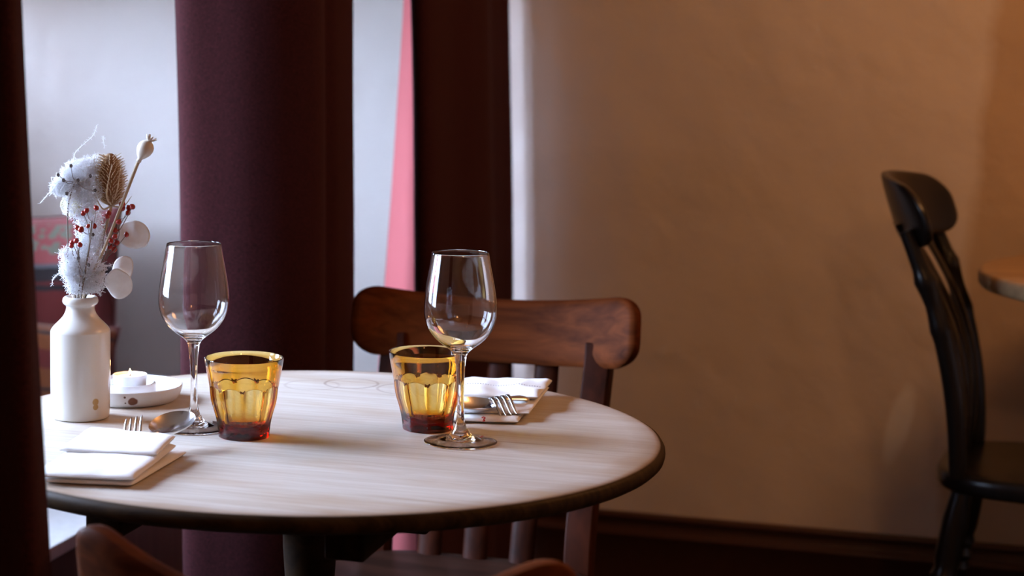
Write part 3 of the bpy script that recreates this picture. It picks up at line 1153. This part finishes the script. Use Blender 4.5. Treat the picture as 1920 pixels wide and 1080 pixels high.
NR = Vector((0.27, 2.20, TZ + EPS))
nr = root('napkin', NR, 0, 'white folded napkin with stitched hem at the far right, in front of the chair', 'napkin', 'folded napkins on the round table')
cloth_slab(shift_c([(0.199, 2.113), (0.283, 2.100), (0.332, 2.275), (0.236, 2.290)], NR), 0.0, 0.0070, 2.0, wav=0.0005).build('folded_layer', M_LINEN, nr, angle=180)
cloth_slab(shift_c([(0.213, 2.128), (0.298, 2.118), (0.345, 2.280), (0.240, 2.297)], NR), 0.0068, 0.0046, 6.0, wav=0.0008).build('folded_layer', M_LINEN, nr, angle=180)
FLAP = [(0.224, 2.186), (0.3165, 2.176), (0.3495, 2.285), (0.244, 2.303)]
cloth_slab(shift_c(FLAP, NR), 0.0116, 0.0066, 3.0, wav=0.0026, fold=lambda a, b2: 1, bow=0.0015).build('flap', M_LINEN, nr, angle=180)
st = MB()
for k in range(30):
    a = 0.04 + 0.92 * k / 30
    p0 = Vector((*lrp(lrp(FLAP[0], FLAP[1], a), lrp(FLAP[3], FLAP[2], a), 0.50), 0))
    p1 = Vector((*lrp(lrp(FLAP[0], FLAP[1], a + 0.014), lrp(FLAP[3], FLAP[2], a + 0.014), 0.50), 0))
    pm_ = (p0 + p1) / 2 - Vector((NR.x, NR.y, 0))
    zz = 0.0116 + 0.0015 + 0.0066 + 0.0026 * (1.6 * noise.noise(Vector((pm_.x * 30 + 3.0, pm_.y * 30, 6.3))) + 0.5 * noise.noise(Vector((pm_.x * 70 + 3.0, pm_.y * 55, 3.3)))) + 0.0003
    st.tube([(p0.x - NR.x, p0.y - NR.y, zz), (p1.x - NR.x, p1.y - NR.y, zz)], 0.0005, 6)
st.build('hem_stitching', M_THREAD_GREY, nr)['kind'] = 'stuff'
mk = MB()
q = Vector((0.2445, 2.1055, 0)) - Vector((NR.x, NR.y, 0))
mk.tube(catmull([(q.x - 0.0018, q.y, 0.0068), (q.x, q.y - 0.0008, 0.0078), (q.x + 0.0018, q.y - 0.001, 0.0068), (q.x, q.y - 0.002, 0.0056), (q.x + 0.0012, q.y - 0.003, 0.0040),
                 (q.x - 0.0014, q.y - 0.003, 0.0038)], 4), 0.0007, 6)
mk.build('embroidered_mark', M_THREAD_RED, nr)


def spoon(name_loc, quat, label, L=1.0):
    """spoon along +y from the handle to the bowl tip; origin at the neck"""
    r = root('spoon', name_loc, 0, label, 'spoon', 'spoons in the napkins')
    r.rotation_mode = 'QUATERNION'
    r.rotation_quaternion = quat
    n, m = 20, 20
    BL_, BW, DEP, TH_ = 0.060, 0.0205, 0.0095, 0.0010
    top, bot = [], []
    for j in range(n + 1):
        v = 0.5 - 0.5 * math.cos(PI * j / n)
        y = v * BL_
        w = BW * (max(0.0, 1 - (2 * v - 1.06) ** 2 / (1.06 if v < 0.53 else 0.94) ** 2)) ** 0.5
        if v < 0.2:
            w = max(w, 0.0035)
        w = max(w, 0.0006)
        for i in range(m + 1):
            u = -1 + 2 * i / m
            x = u * w
            dep = DEP * (1 - u * u) * (1 - (2 * v - 1) ** 2) ** 0.8
            top.append((x, y, -dep))
            bot.append((x, y, -dep - TH_))
    mm = m + 1
    fs = []
    N = len(top)
    for o in (0, N):
        for j in range(n):
            for i in range(m):
                fs.append((o + j * mm + i, o + j * mm + i + 1, o + (j + 1) * mm + i + 1, o + (j + 1) * mm + i))
    rim = [(i, 0) for i in range(m)] + [(m, j) for j in range(n)] + [(m - i, n) for i in range(m)] + [(0, n - j) for j in range(n)]
    for (i, j), (i2, j2) in zip(rim, rim[1:] + rim[:1]):
        fs.append((j * mm + i, j2 * mm + i2, N + j2 * mm + i2, N + j * mm + i))
    MB().add(top + bot, fs).build('bowl', M_STEEL, r, angle=70)
    H_ = MB()
    H_.tube(catmull([(0, 0.004, -0.0012), (0, -0.012, 0.0006), (0, -0.04 * L, 0.0012), (0, -0.085 * L, 0.0002), (0, -0.122 * L, -0.0012)], 5),
            [0.0034, 0.0031, 0.0029, 0.0028, 0.0028, 0.0028, 0.0029, 0.003, 0.0032, 0.0035, 0.004, 0.0045, 0.005, 0.0055, 0.006, 0.0066, 0.0071, 0.0076, 0.0079, 0.0078, 0.0066][:21],
            12, flat=(1.0, 0.36))
    H_.build('handle', M_STEEL, r, angle=70)
    return r


def fork(loc, quat, label):
    """fork along +y from the handle to the tines; origin at the root of the tines, convex side up"""
    r = root('fork', loc, 0, label, 'fork', 'forks in the napkins')
    r.rotation_mode = 'QUATERNION'
    r.rotation_quaternion = quat
    xs = [-0.0095, -0.0032, 0.0032, 0.0095]

    def arch(y):
        return 0.012 * math.sin(PI * min(1.0, (y + 0.012) / 0.062) * 0.75) - 0.013 * smoothstep(0.018, 0.05, y)
    for x in xs:
        pts = [(x * (1 - 0.04 * smoothstep(0, 0.05, y)), y, arch(y)) for y in [0.0, 0.006, 0.013, 0.02, 0.027, 0.034, 0.041, 0.046, 0.0495]]
        MB().tube(pts, [0.0022, 0.0021, 0.00205, 0.002, 0.0019, 0.0018, 0.0016, 0.0013, 0.0005], 10, flat=(1.0, 0.6), up=(0, 0, 1)).build('tine', M_STEEL, r)
    mb = MB()
    rings = []
    for y, w, t in [(0.004, 0.0118, 0.0011), (-0.002, 0.0118, 0.0012), (-0.010, 0.0105, 0.0013), (-0.018, 0.0070, 0.0014), (-0.026, 0.0040, 0.0015), (-0.04, 0.0031, 0.0015), (-0.07, 0.0030, 0.0014),
                    (-0.10, 0.0045, 0.0013), (-0.125, 0.0070, 0.0012), (-0.137, 0.0078, 0.0011), (-0.143, 0.0060, 0.0010)]:
        z = arch(max(y, -0.012)) - 0.05 * min(0, y + 0.012) * 0 + (0 if y > -0.012 else 0.0015 * smoothstep(-0.012, -0.05, y))
        rings.append([(w * math.cos(2 * PI * k / 14), y, z + t * math.sin(2 * PI * k / 14)) for k in range(14)])
    mb.rings(rings)
    mb.build('handle', M_STEEL, r, angle=60)
    return r


def frame_q(fwd, up):
    f = Vector(fwd).normalized()
    u = Vector(up)
    x = f.cross(u).normalized()
    u = x.cross(f)
    return Matrix((x, f, u)).transposed().to_quaternion()


spoon(Vector((-0.1185, 1.953, TZ + 0.0225)), frame_q((0.60, 0.76, 0.20), (-0.28, -0.56, 0.77)), 'spoon with its bowl lifted out of the near left napkin', 0.6)
fork(Vector((-0.152, 1.957, TZ + 0.0190)), frame_q((0.22, 0.96, 0.10), (0.3, 0.0, -1)), 'fork with tines showing at the back edge of the near left napkin')
spoon(Vector((0.2615, 2.147, TZ + 0.0185)), frame_q((-0.80, -0.60, 0.04), (-0.05, -0.25, 1)), 'spoon lying across the far right napkin behind the wine glass stem', 0.42)
fork(Vector((0.2675, 2.165, TZ + 0.0125)), frame_q((0.13, -0.985, 0.0), (-0.15, 0, 1)), 'fork with tines bent down on the far right napkin')


# ------------------------------------------------------------------ dried flowers in the bottle
def fp(px, py, dy=0.0):                     # a point in the bouquet: photo position, at the bottle's depth plus dy
    Y = VB.y + dy
    return Vector(((px - 500) / 3500 * Y, Y, CAMZ - (py - 87) / 3500 * Y))


def stem_pts(seq, n=6):
    return catmull(seq, n)


MOUTH = VB + Vector((0, 0, 0.137))


def foot(dx, dy=0.0):                       # where a stem stands inside the bottle
    return [VB + Vector((dx * 1.6, dy * 1.6, 0.012)), VB + Vector((dx * 0.6, dy * 0.6, 0.125))]


# poppy head
r = root('dried_poppy', VB + Vector((0.004, -0.002, 0.012)), 0, 'tall dried poppy seed head leaning right above the other flowers', 'dried flower', 'dried flowers in the bottle')
O = r.location


def rel(ps, o):
    return [tuple(Vector(p) - o) for p in ps]


pp = stem_pts(foot(0.004, -0.002) + [fp(172, 520, -0.008), fp(200, 455, -0.014), fp(232, 374, -0.016), fp(252, 322, -0.016), fp(259, 304, -0.016)])
MB().tube(rel(pp, O), [0.0013 + 0.0008 * i / len(pp) for i in range(len(pp))], 10).build('stem', M_STRAW, r)
hd = fp(259, 304, -0.016) - O
ax = Vector((0.014, -0.002, 0.026)).normalized()
MB().lathe([(0, 0), (0.0022, 0.0), (0.0030, 0.0012), (0.0024, 0.0032), (0.0030, 0.0050), (0.0062, 0.0085), (0.0088, 0.0130), (0.0096, 0.0175), (0.0088, 0.0220), (0.0062, 0.0255), (0.0035, 0.0270), (0.0030, 0.0282), (0, 0.0284)],
           28, hd, ax).build('seed_head', M_POPPY, r)
cr = MB()
q0 = Vector((0, 0, 1)).rotation_difference(ax)
for k in range(9):
    a = 2 * PI * k / 9
    d = Vector((math.cos(a), math.sin(a), 0))
    base = Vector((0, 0, 0.0278))
    pts = [base, base + d * 0.004 + Vector((0, 0, 0.0018)), base + d * 0.0070 + Vector((0, 0, 0.0050 + 0.001 * (k % 2)))]
    cr.tube([hd + (q0 @ p) for p in pts], [0.0016, 0.0018, 0.0012], 6, flat=(1, 0.4))
cr.build('crown', M_POPPY, r)

# teasel
r = root('dried_teasel', VB + Vector((-0.003, 0.004, 0.012)), 0, 'spiny brown egg-shaped teasel head beside the white fluff', 'dried flower', 'dried flowers in the bottle')
O = r.location
tb, tt = fp(209, 386, 0.006), fp(206, 287, 0.006)
MB().tube(rel(stem_pts(foot(-0.003, 0.004) + [fp(170, 520, 0.004), fp(190, 450, 0.005), fp(203, 410, 0.006), tb + Vector((0, 0, 0.004))]), O), 0.0019, 10).build('stem', M_STRAW, r)
axv = (tt - tb)
hl = axv.length
axv.normalize()
def tea_r(v):
    return 0.0135 * math.sqrt(max(0.0, 1 - (2 * v - 1) ** 2)) ** 0.9 * (1.06 - 0.14 * v)


prof = [(tea_r((1 - math.cos(PI * i / 16)) / 2), hl * (1 - math.cos(PI * i / 16)) / 2) for i in range(17)]
prof[0] = (0, 0)
prof[-1] = (0, hl)
MB().lathe(prof, 28, tb - O, axv).build('head', M_TEASEL, r)
sp = MB()
qq = Vector((0, 0, 1)).rotation_difference(axv)
rows = 20
for i in range(rows):
    v = 0.03 + 0.95 * i / rows
    rr = max(0.001, tea_r(v))
    cnt = max(6, int(22 * rr / 0.0145))
    for k in range(cnt):
        a = 2 * PI * (k + 0.5 * (i % 2)) / cnt + random.uniform(-0.05, 0.05)
        d = Vector((math.cos(a), math.sin(a), 0))
        p0 = d * rr * 0.96 + Vector((0, 0, hl * v))
        L = random.uniform(0.0060, 0.0088)
        p1 = p0 + d * L * 0.86 + Vector((0, 0, L * 0.45))
        sp.tube([tb - O + (qq @ p0), tb - O + (qq @ p1)], [0.00075, 0.0003], 4, caps=False)
sp.build('spines', M_SPINE, r)['kind'] = 'stuff'
br = MB()
for (dx1, dz1, dx2, dz2, dy) in [(-0.014, 0.012, -0.019, 0.055, -0.006), (0.015, 0.008, 0.021, 0.030, -0.004), (-0.010, -0.002, -0.021, 0.020, -0.010), (0.008, 0.02, 0.012, 0.045, -0.017),
                               (-0.004, 0.015, 0.002, 0.050, -0.018), (0.014, 0.0, 0.024, 0.012, -0.008)]:
    b0 = tb - O
    br.tube(catmull([b0, b0 + Vector((dx1, dy, dz1)), b0 + Vector((dx2, dy * 1.1, dz2))], 6), [0.0009] * 8 + [0.0007, 0.0006, 0.0005, 0.0004, 0.0003], 6)
br.build('bracts', M_SPINE, r)


# honesty pods
def pod_mb(rx, ry, seed):
    mb = MB()
    n, m = 8, 36
    for side in (1, -1):
        pass
    top, bot = [], []
    for j in range(n + 1):
        f = j / n
        for k in range(m):
            a = 2 * PI * k / m
            wob = 1 + 0.10 * noise.noise(Vector((math.cos(a) * 1.5 + seed, math.sin(a) * 1.5, seed)))
            x, z = rx * f * wob * math.cos(a), ry * f * wob * math.sin(a)
            y = 0.0030 * noise.noise(Vector((x * 60 + seed, z * 60, seed * 3)))
            t = 0.00025 + (0.0003 if j == n else 0)
            top.append((x, y - t, z))
            bot.append((x, y + t, z))
    N = len(top)
    fs = []
    for o in (0, N):
        for j in range(n):
            for k in range(m):
                k2 = (k + 1) % m
                fs.append((o + j * m + k, o + j * m + k2, o + (j + 1) * m + k2, o + (j + 1) * m + k))
    for k in range(m):
        k2 = (k + 1) % m
        fs.append((n * m + k, n * m + k2, N + n * m + k2, N + n * m + k))
    return mb.add(top + bot, fs)


def honesty(pods, stem, mat, label, fx, fy):
    r = root('dried_honesty', VB + Vector((fx, fy, 0.012)), 0, label, 'dried flower', 'dried flowers in the bottle')
    O = r.location
    sm = MB()
    main = stem_pts(foot(fx, fy) + stem)
    sm.tube(rel(main, O), 0.0008, 8)
    for i, (c, rx, ry, tilt, att) in enumerate(pods):
        edge = c + Vector(att)
        sm.tube(rel(catmull([stem[min(i, len(stem) - 1)], (stem[min(i, len(stem) - 1)] + edge) / 2 + Vector((0, 0, -0.003)), edge], 5), O), 0.0005, 6)
        o = pod_mb(rx, ry, i * 2.7 + 1).build('pod', mat, r, angle=180)
        o.location = c - O
        o.rotation_euler = (0.12 * (i - 1) - 0.15, tilt, -0.50 + 0.08 * (1 - i))
        o.scale = (1.13, 1, 1)
    sm.build('stem', M_GREYSTEM, r)
    return r


honesty([(fp(250, 440, -0.004), 0.0192, 0.0158, 0.25, (-0.0185, 0, 0.002)), (fp(230, 507, -0.001), 0.0125, 0.0172, 0.25, (-0.010, 0, -0.010)), (fp(222, 532, -0.010), 0.0168, 0.0166, 0.1, (-0.0165, 0, 0.002))],
        [fp(172, 545, -0.003), fp(185, 525, -0.003), fp(198, 500, -0.004)], M_POD, 'dried honesty sprig with three round silvery pods at the right of the bouquet', 0.008, -0.003)
honesty([(fp(134, 384, 0.006), 0.0125, 0.0135, 0.3, (0.004, 0, -0.012))], [fp(150, 500, 0.006), fp(146, 440, 0.007), fp(139, 408, 0.007)], M_POD_CREAM,
        'single cream coloured honesty pod half hidden in the white fluff', -0.006, 0.005)


# berries
def berry_sprig(bs, hub, label, fx, fy, dy):
    r = root('berry_sprig', VB + Vector((fx, fy, 0.012)), 0, label, 'dried flower', 'dried flowers in the bottle')
    O = r.location
    sm = MB()
    sm.tube(rel(stem_pts(foot(fx, fy) + [fp(*h, dy) for h in hub]), O), 0.0011, 8)
    for i, (px, py, k) in enumerate(bs):
        c = fp(px, py, dy + 0.012 * math.sin(i * 2.3))
        h = fp(*hub[-1 - (i % max(1, len(hub) - 1))], dy)
        sm.tube(rel(catmull([h, (h + c) / 2 + Vector((0.002 * math.sin(i * 1.7), 0, -0.003)), c], 4), O), 0.00045, 6)
        b_ = MB()
        b_.ball((0, 0, 0), 0.0030 * k, 1, 1, 1.08, 14, 8)
        b_.lathe([(0, 0.0026 * k), (0.0008, 0.0027 * k), (0.0011, 0.0036 * k), (0, 0.0034 * k)], 8)
        o = b_.build('berry', M_BERRY, r)
        o.location = c - O
        o.rotation_euler = (0.5 * math.sin(i), 0.7 * math.cos(i * 1.3), 0)
    sm.build('stem', M_GREYSTEM, r)


berry_sprig([(162, 395, 1), (156, 400, 1), (180.5, 390, 1), (145, 427, 1), (152, 430.5, 1.15), (165, 424, 0.8), (177, 424, 0.95)], [(158, 520), (166, 470), (170, 437), (172, 415)],
            'red berry sprig standing upright in the middle of the bouquet', -0.002, -0.006, -0.020)
berry_sprig([(143, 451.5, 1), (135.5, 455, 1), (150, 459, 1), (134, 461, 0.9)], [(150, 530), (148, 490), (146, 468)],
            'short red berry sprig low at the left of the bouquet', -0.007, -0.003, -0.018)
berry_sprig([(229, 383, 1.2), (229, 390, 1.25), (248.5, 387.6, 1.05), (242, 390, 1.1), (240, 399, 1), (222.6, 416, 1.05), (204, 400, 1.05), (201, 406, 0.95), (216, 432, 1), (222, 433, 1),
             (215, 444, 1.05), (237, 440, 0.95), (219, 455, 1.1), (208, 452, 0.95), (214, 468, 1.15), (206, 463.5, 1)], [(172, 530), (190, 492), (204, 462), (212, 432), (222, 410)],
            'large red berry sprig arching over to the right of the poppy stem', 0.006, 0.003, -0.006)


# old man's beard: white seed fluff
def fluff(clumps, seeds, wisps, stem, label, fx, fy, dy, seed):
    rnd = random.Random(seed)
    r = root('clematis_seed_head', VB + Vector((fx, fy, 0.012)), 0, label, 'dried flower', 'dried flowers in the bottle')
    O = r.location
    mb = MB()
    for (px, py, rx, ry, cnt) in clumps:
        c0 = fp(px, py, dy)
        k = 2.145 / 3500
        for i in range(int(cnt * 1.9)):
            a, b2, rr = rnd.uniform(0, 2 * PI), rnd.uniform(-1, 1), rnd.random() ** 0.5
            p = c0 + Vector((math.cos(a) * rx * k * rr, rnd.uniform(-0.8, 0.8) * min(rx, ry) * k, math.sin(a) * ry * k * rr))
            d = Vector((rnd.gauss(0, 1), rnd.gauss(0, 1), rnd.gauss(0.2, 1))).normalized()
            d2 = Vector((rnd.gauss(0, 1), rnd.gauss(0, 1), rnd.gauss(0, 1))).normalized()
            L = rnd.uniform(0.005, 0.014)
            pts = [p - d * L * 0.5, p + d2 * L * 0.16, p + d * L * 0.5 + d2 * L * 0.1]
            w = rnd.uniform(0.00022, 0.00045)
            mb.tube(rel(pts, O), [w, w, w * 0.4], 3, caps=False)
    for ws in wisps:
        pts = catmull([fp(x, y, dy) for x, y in ws], 6)
        mb.tube(rel(pts, O), [0.0006 - 0.0004 * i / len(pts) for i in range(len(pts))], 5)
        for i in range(len(pts) * 3):
            p = pts[i % len(pts)]
            d = Vector((rnd.gauss(0, 1), rnd.gauss(0, 1), rnd.gauss(0, 1))).normalized() * 0.003
            mb.tube(rel([p, p + d], O), [0.0002, 0.0001], 3, caps=False)
    o = mb.build('fluff', M_FLUFF, r, angle=180)
    o['kind'] = 'stuff'
    sm = MB()
    sm.tube(rel(stem_pts(foot(fx, fy) + [fp(x, y, dy - 0.008) for x, y in stem]), O), 0.0008, 8)
    hub = fp(*stem[-1], dy - 0.008)
    for (x, y) in seeds:
        c = fp(x, y, dy - 0.022)
        sm.tube(rel(catmull([hub, (hub + c) / 2 + Vector((0, -0.004, -0.003)), c], 4), O), 0.0004, 6)
        s_ = MB()
        for k in range(5):
            a = 2 * PI * k / 5
            s_.ball((0.0011 * math.cos(a), 0.0004 * k, 0.0012 * math.sin(a)), 0.0010, 1, 1, 1.3, 8, 6)
        so = s_.build('seed', M_SEED, r)
        so.location = c - O
    sm.build('stem', M_GREYSTEM, r)
    return r


fluff([(150, 325, 34, 26, 420), (128, 345, 28, 24, 300), (165, 355, 30, 26, 330), (108, 352, 14, 14, 110), (150, 385, 30, 24, 260), (176, 310, 14, 20, 90)],
      [(133, 311), (109, 328), (119, 338), (169, 330), (146, 338), (178, 357), (125, 363)],
      [[(137, 302), (142, 285), (160, 268), (176, 252), (181, 236)], [(98, 355), (86, 368), (75, 381)], [(172, 312), (176, 295), (178, 288)], [(160, 300), (158, 294), (166, 292)], [(196, 275), (194, 262), (194, 256)]],
      [(129, 520), (127, 450), (128, 385), (141, 340)], 'tall white fluffy seed head with dark seeds at the top left of the bouquet', -0.008, 0.0, 0.002, 11)
fluff([(168, 425, 26, 34, 330), (178, 455, 24, 26, 230), (145, 470, 18, 18, 120)], [(174, 440)], [[(160, 410), (152, 402), (148, 392)]],
      [(160, 530), (165, 480), (170, 445)], 'white fluffy seed head in the middle of the bouquet behind the red berries', 0.0, 0.004, 0.004, 23)
fluff([(158, 505, 40, 26, 520), (135, 505, 22, 24, 220), (172, 528, 26, 20, 260), (150, 535, 26, 16, 220), (125, 478, 14, 14, 80)], [(158, 512), (166, 497), (147, 484)],
      [[(112, 512), (100, 522), (97, 535)], [(190, 500), (204, 498), (210, 496)], [(180, 545), (186, 550), (189, 554)]],
      [(154, 545), (157, 525), (158, 512)], 'white fluffy seed head spilling over the rim of the bottle', 0.002, -0.006, -0.010, 37)


# ------------------------------------------------------------------ chairs
def crest_mb(Wd, sag, z_mid, dip, h, th, rc, tilt=0.0, y0=0.0, n=56, m=20, drop=0.0, end_h=None):
    """a curved back rail: plan curve with its ends forward, rounded ends, soft edges"""
    mb = MB()
    rings = []
    for i in range(n + 1):
        a = -math.cos(PI * i / n)
        x = a * Wd / 2
        e = abs(x) - (Wd / 2 - rc)
        cut = 0 if e <= 0 else rc - math.sqrt(max(0.0, rc * rc - e * e))
        hh = h if end_h is None else h + (end_h - h) * a * a
        zt = z_mid + dip * a * a - cut * 0.95
        zb = z_mid + dip * a * a * 0.5 - hh + cut * 0.95
        if zt - zb < 0.004:
            c_ = (zt + zb) / 2
            zt, zb = c_ + 0.002, c_ - 0.002
        tt = th * (1 if e <= 0 else max(0.25, math.sqrt(max(0.0, 1 - (max(0, e - rc * 0.75) / (rc * 0.25 + 1e-6)) ** 2 * 0.9))))
        yc = y0 + sag * a * a
        sl = math.atan2(2 * sag * a, Wd / 2)
        nx, ny = -math.sin(sl), math.cos(sl)
        ring = []
        zc, hz = (zt + zb) / 2, (zt - zb) / 2
        for k in range(m):
            q = 2 * PI * k / m
            cx = math.copysign(abs(math.cos(q)) ** 0.45, math.cos(q)) * tt / 2
            cz = math.copysign(abs(math.sin(q)) ** 0.45, math.sin(q)) * hz
            lean = tilt * (cz)
            ring.append((x + nx * cx, yc + ny * cx - lean, zc + cz))
        rings.append(ring)
    mb.rings(rings)
    return mb


def side_chair(loc, rotz, label, Wd=0.446, z_top=0.80, slats=3, tilt=0.25, dip=0.024):
    """bar-back chair facing +y: rounded seat, curved back rail, flat slats; origin on the floor under the back of the seat"""
    r = root('dining_chair', loc, rotz, label, 'chair', 'red brown chairs at the round table')
    k = Wd / 0.446
    # seat
    n = 48
    prof_out = []
    for i in range(n):
        a = 2 * PI * i / n
        ca, sa = math.cos(a), math.sin(a)
        x = math.copysign(abs(ca) ** 0.55, ca) * 0.205
        y = math.copysign(abs(sa) ** 0.55, sa) * 0.195
        x *= 0.90 + 0.10 * (y + 0.195) / 0.39
        prof_out.append((x, y + 0.185))
    rings = []
    cy = 0.185
    for (f, z) in [(0.02, 0.428), (0.9, 0.428), (0.975, 0.430), (1.0, 0.437), (1.0, 0.444), (0.985, 0.449), (0.95, 0.4515), (0.85, 0.4505), (0.55, 0.443), (0.02, 0.441)]:
        rings.append([(x * f, cy + (y - cy) * f, z) for x, y in prof_out])
    MB().rings(rings).build('seat', M_SEAT, r, angle=60)
    for sx in (-1, 1):
        pts = catmull([(sx * 0.168 * k, -0.075, 0.0), (sx * 0.156 * k, -0.012, 0.25), (sx * 0.153 * k, 0.004, 0.44), (sx * 0.155 * k, -0.050, 0.58), (sx * 0.159 * k, -0.112, z_top - 0.115), (sx * 0.160 * k, -0.124, z_top - 0.078), ], 6)
        p = MB()
        p.tube(pts, [0.0265] * len(pts), 4, up=(0.7, 0.7, 0))
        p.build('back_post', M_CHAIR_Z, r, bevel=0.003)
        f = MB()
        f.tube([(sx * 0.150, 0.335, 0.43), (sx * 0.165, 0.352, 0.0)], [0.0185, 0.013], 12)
        f.build('front_leg', M_CHAIR_Z, r)
        s = MB()
        s.tube([(sx * 0.163, 0.345, 0.17), (sx * 0.164 * k, -0.035, 0.17)], 0.009, 10)
        s.build('stretcher', M_CHAIR, r)
    MB().tube([(-0.158, 0.341, 0.28), (0.158, 0.341, 0.28)], 0.009, 10).build('stretcher', M_CHAIR, r)
    cb = crest_mb(Wd, 0.06, z_top - dip, dip, 0.092, 0.024, 0.038, tilt, -0.150)
    cb.build('crest_rail', M_CHAIR, r, angle=50)
    span = [(-0.075 + 0.15 * i / (slats - 1)) * k for i in range(slats)]
    for x in span:
        aa = (x / (Wd / 2)) ** 2
        top_y = -0.150 + 0.06 * aa + tilt * 0.045
        pts = catmull([(x * 0.92, 0.012, 0.445), (x * 0.95, -0.022, 0.53), (x, top_y + 0.030, 0.63), (x, top_y - 0.006, z_top - 0.115), (x, top_y - 0.012, z_top - 0.085)], 5)
        s = MB()
        s.tube(pts, [0.0180] * len(pts), 12, flat=(1.0, 0.38), up=(0, 1, 0))
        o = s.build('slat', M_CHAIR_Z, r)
        for v in o.data.vertices:
            pass
    return r


def ang(fx, fy):                            # rotation that turns +y to the given heading
    return math.atan2(fy, fx) - PI / 2


side_chair((0.298, 2.655, 0), ang(-SU, -CU), 'red brown wooden chair behind the round table with a broad curved back rail', 0.430, 0.820)
side_chair((0.069, 1.553, 0), ang(0.283, 0.959), 'red brown wooden chair on the near side, only its back rail ends showing', 0.40, 0.807, dip=0.052)


# dark lath-back chair at the right
def turned(p0, p1, prof, seg=16):
    p0, p1 = Vector(p0), Vector(p1)
    d = p1 - p0
    L = d.length
    return MB().lathe([(0, 0)] + [(r, L * f) for f, r in prof] + [(0, L)], seg, p0, d.normalized())


def lath_chair(loc, rotz, label):
    r = root('lath_back_chair', loc, rotz, label, 'chair')
    # seat: thick, saddle shaped
    n = 56
    out = []
    for i in range(n):
        a = 2 * PI * i / n
        ca, sa = math.cos(a), math.sin(a)
        x = math.copysign(abs(ca) ** 0.6, ca) * 0.195
        y = math.copysign(abs(sa) ** 0.6, sa) * 0.20
        x *= 0.92 + 0.08 * (y + 0.2) / 0.4
        out.append((x, y + 0.155))
    cy = 0.155
    rings = [[(x * f, cy + (y - cy) * f, z) for x, y in out] for f, z in
             [(0.02, 0.415), (0.90, 0.415), (0.97, 0.418), (1.0, 0.426), (1.0, 0.441), (0.985, 0.448), (0.95, 0.451), (0.85, 0.450), (0.6, 0.440), (0.02, 0.440)]]
    MB().rings(rings).build('seat', M_BLACK, r, angle=60)
    post_prof = [(0.0, 0.013), (0.04, 0.015), (0.30, 0.0165), (0.56, 0.0165), (0.60, 0.019), (0.615, 0.015), (0.63, 0.019), (0.645, 0.015), (0.66, 0.019), (0.68, 0.014), (0.74, 0.016), (0.80, 0.020), (0.84, 0.015), (0.92, 0.0135), (1.0, 0.012)]
    for sx in (-1, 1):
        # bowed turned post
        pts, rad = [], []
        for i in range(41):
            f = i / 40
            pts.append((sx * (0.150 + 0.012 * f), 0.0 + 0.020 * math.sin(PI * f * 0.9) * 1.1 - 0.088 * f ** 1.25, 0.445 + 0.415 * f))
            rad.append(interp(post_prof, f))
        MB().tube(pts, rad, 16).build('back_post', M_BLACK, r, angle=70)
    for x in (-0.095, -0.033, 0.033, 0.095):
        pts = []
        for i in range(13):
            f = i / 12
            aa = (x / 0.195) ** 2
            pts.append((x * (0.95 + 0.05 * f), 0.006 * (1 - aa) * 0 - 0.012 * (1 - aa) + 0.048 * math.sin(PI * f * 0.95) - (0.068 + 0.045 * (1 - aa)) * f ** 1.2, 0.445 + 0.42 * f))
        MB().tube(pts, [0.0175] * 13, 10, flat=(1.0, 0.32), up=(0, 1, 0)).build('lath', M_BLACK, r, angle=50)
    crest_mb(0.37, 0.080, 0.952, -0.020, 0.115, 0.018, 0.050, 0.28, -0.122, end_h=0.115).build('crest_rail', M_BLACK, r, angle=60)
    leg_prof = [(0.0, 0.011), (0.05, 0.013), (0.30, 0.019), (0.45, 0.0205), (0.50, 0.017), (0.53, 0.022), (0.56, 0.017), (0.59, 0.0225), (0.62, 0.017), (0.65, 0.0225), (0.68, 0.018), (0.72, 0.021), (0.88, 0.0215), (1.0, 0.0165)]
    for sx in (-1, 1):
        turned((sx * 0.165, -0.075, 0.0), (sx * 0.125, 0.005, 0.417), leg_prof, 20).build('leg', M_BLACK, r)
        turned((sx * 0.195, 0.355, 0.0), (sx * 0.130, 0.290, 0.417), leg_prof, 20).build('leg', M_BLACK, r)
        turned((sx * 0.178, -0.062, 0.155), (sx * 0.172, 0.333, 0.155), [(0, 0.008), (0.5, 0.013), (1, 0.008)], 12).build('stretcher', M_BLACK, r)
    MB().tube([(-0.172, 0.14, 0.155), (0.172, 0.14, 0.155)], [0.011, 0.011], 12).build('stretcher', M_BLACK, r)
    return r


lath_chair((1.238, 3.30, 0), ang(0.893, -0.45), 'black wooden lath-back chair seen from the side against the bare wall')

# ------------------------------------------------------------------ second table, cut by the right edge
t2c = Vector((1.705, 3.24, 0))
t2 = root('side_table', t2c, -TH, 'round brown table at the right edge of the picture, behind the black chair', 'table')
R2, Z2 = 0.44, 0.775
MB().lathe([(0, 0), (R2 - 0.01, 0), (R2 - 0.003, -0.002), (R2, -0.008), (R2, -0.024), (R2 - 0.004, -0.030), (R2 - 0.012, -0.032), (0, -0.032)], 120).build('tabletop', M_TABLE2, t2, (0, 0, Z2), angle=50)
MB().lathe([(0, 0.04), (0.05, 0.04), (0.045, 0.10), (0.032, 0.25), (0.045, 0.50), (0.035, 0.62), (0.06, Z2 - 0.032), (0, Z2 - 0.032)], 32).build('column', M_UNDER, t2)
MB().lathe([(0, 0), (0.13, 0), (0.13, 0.02), (0.08, 0.035), (0.05, 0.04), (0, 0.04)], 40).build('base', M_UNDER, t2)
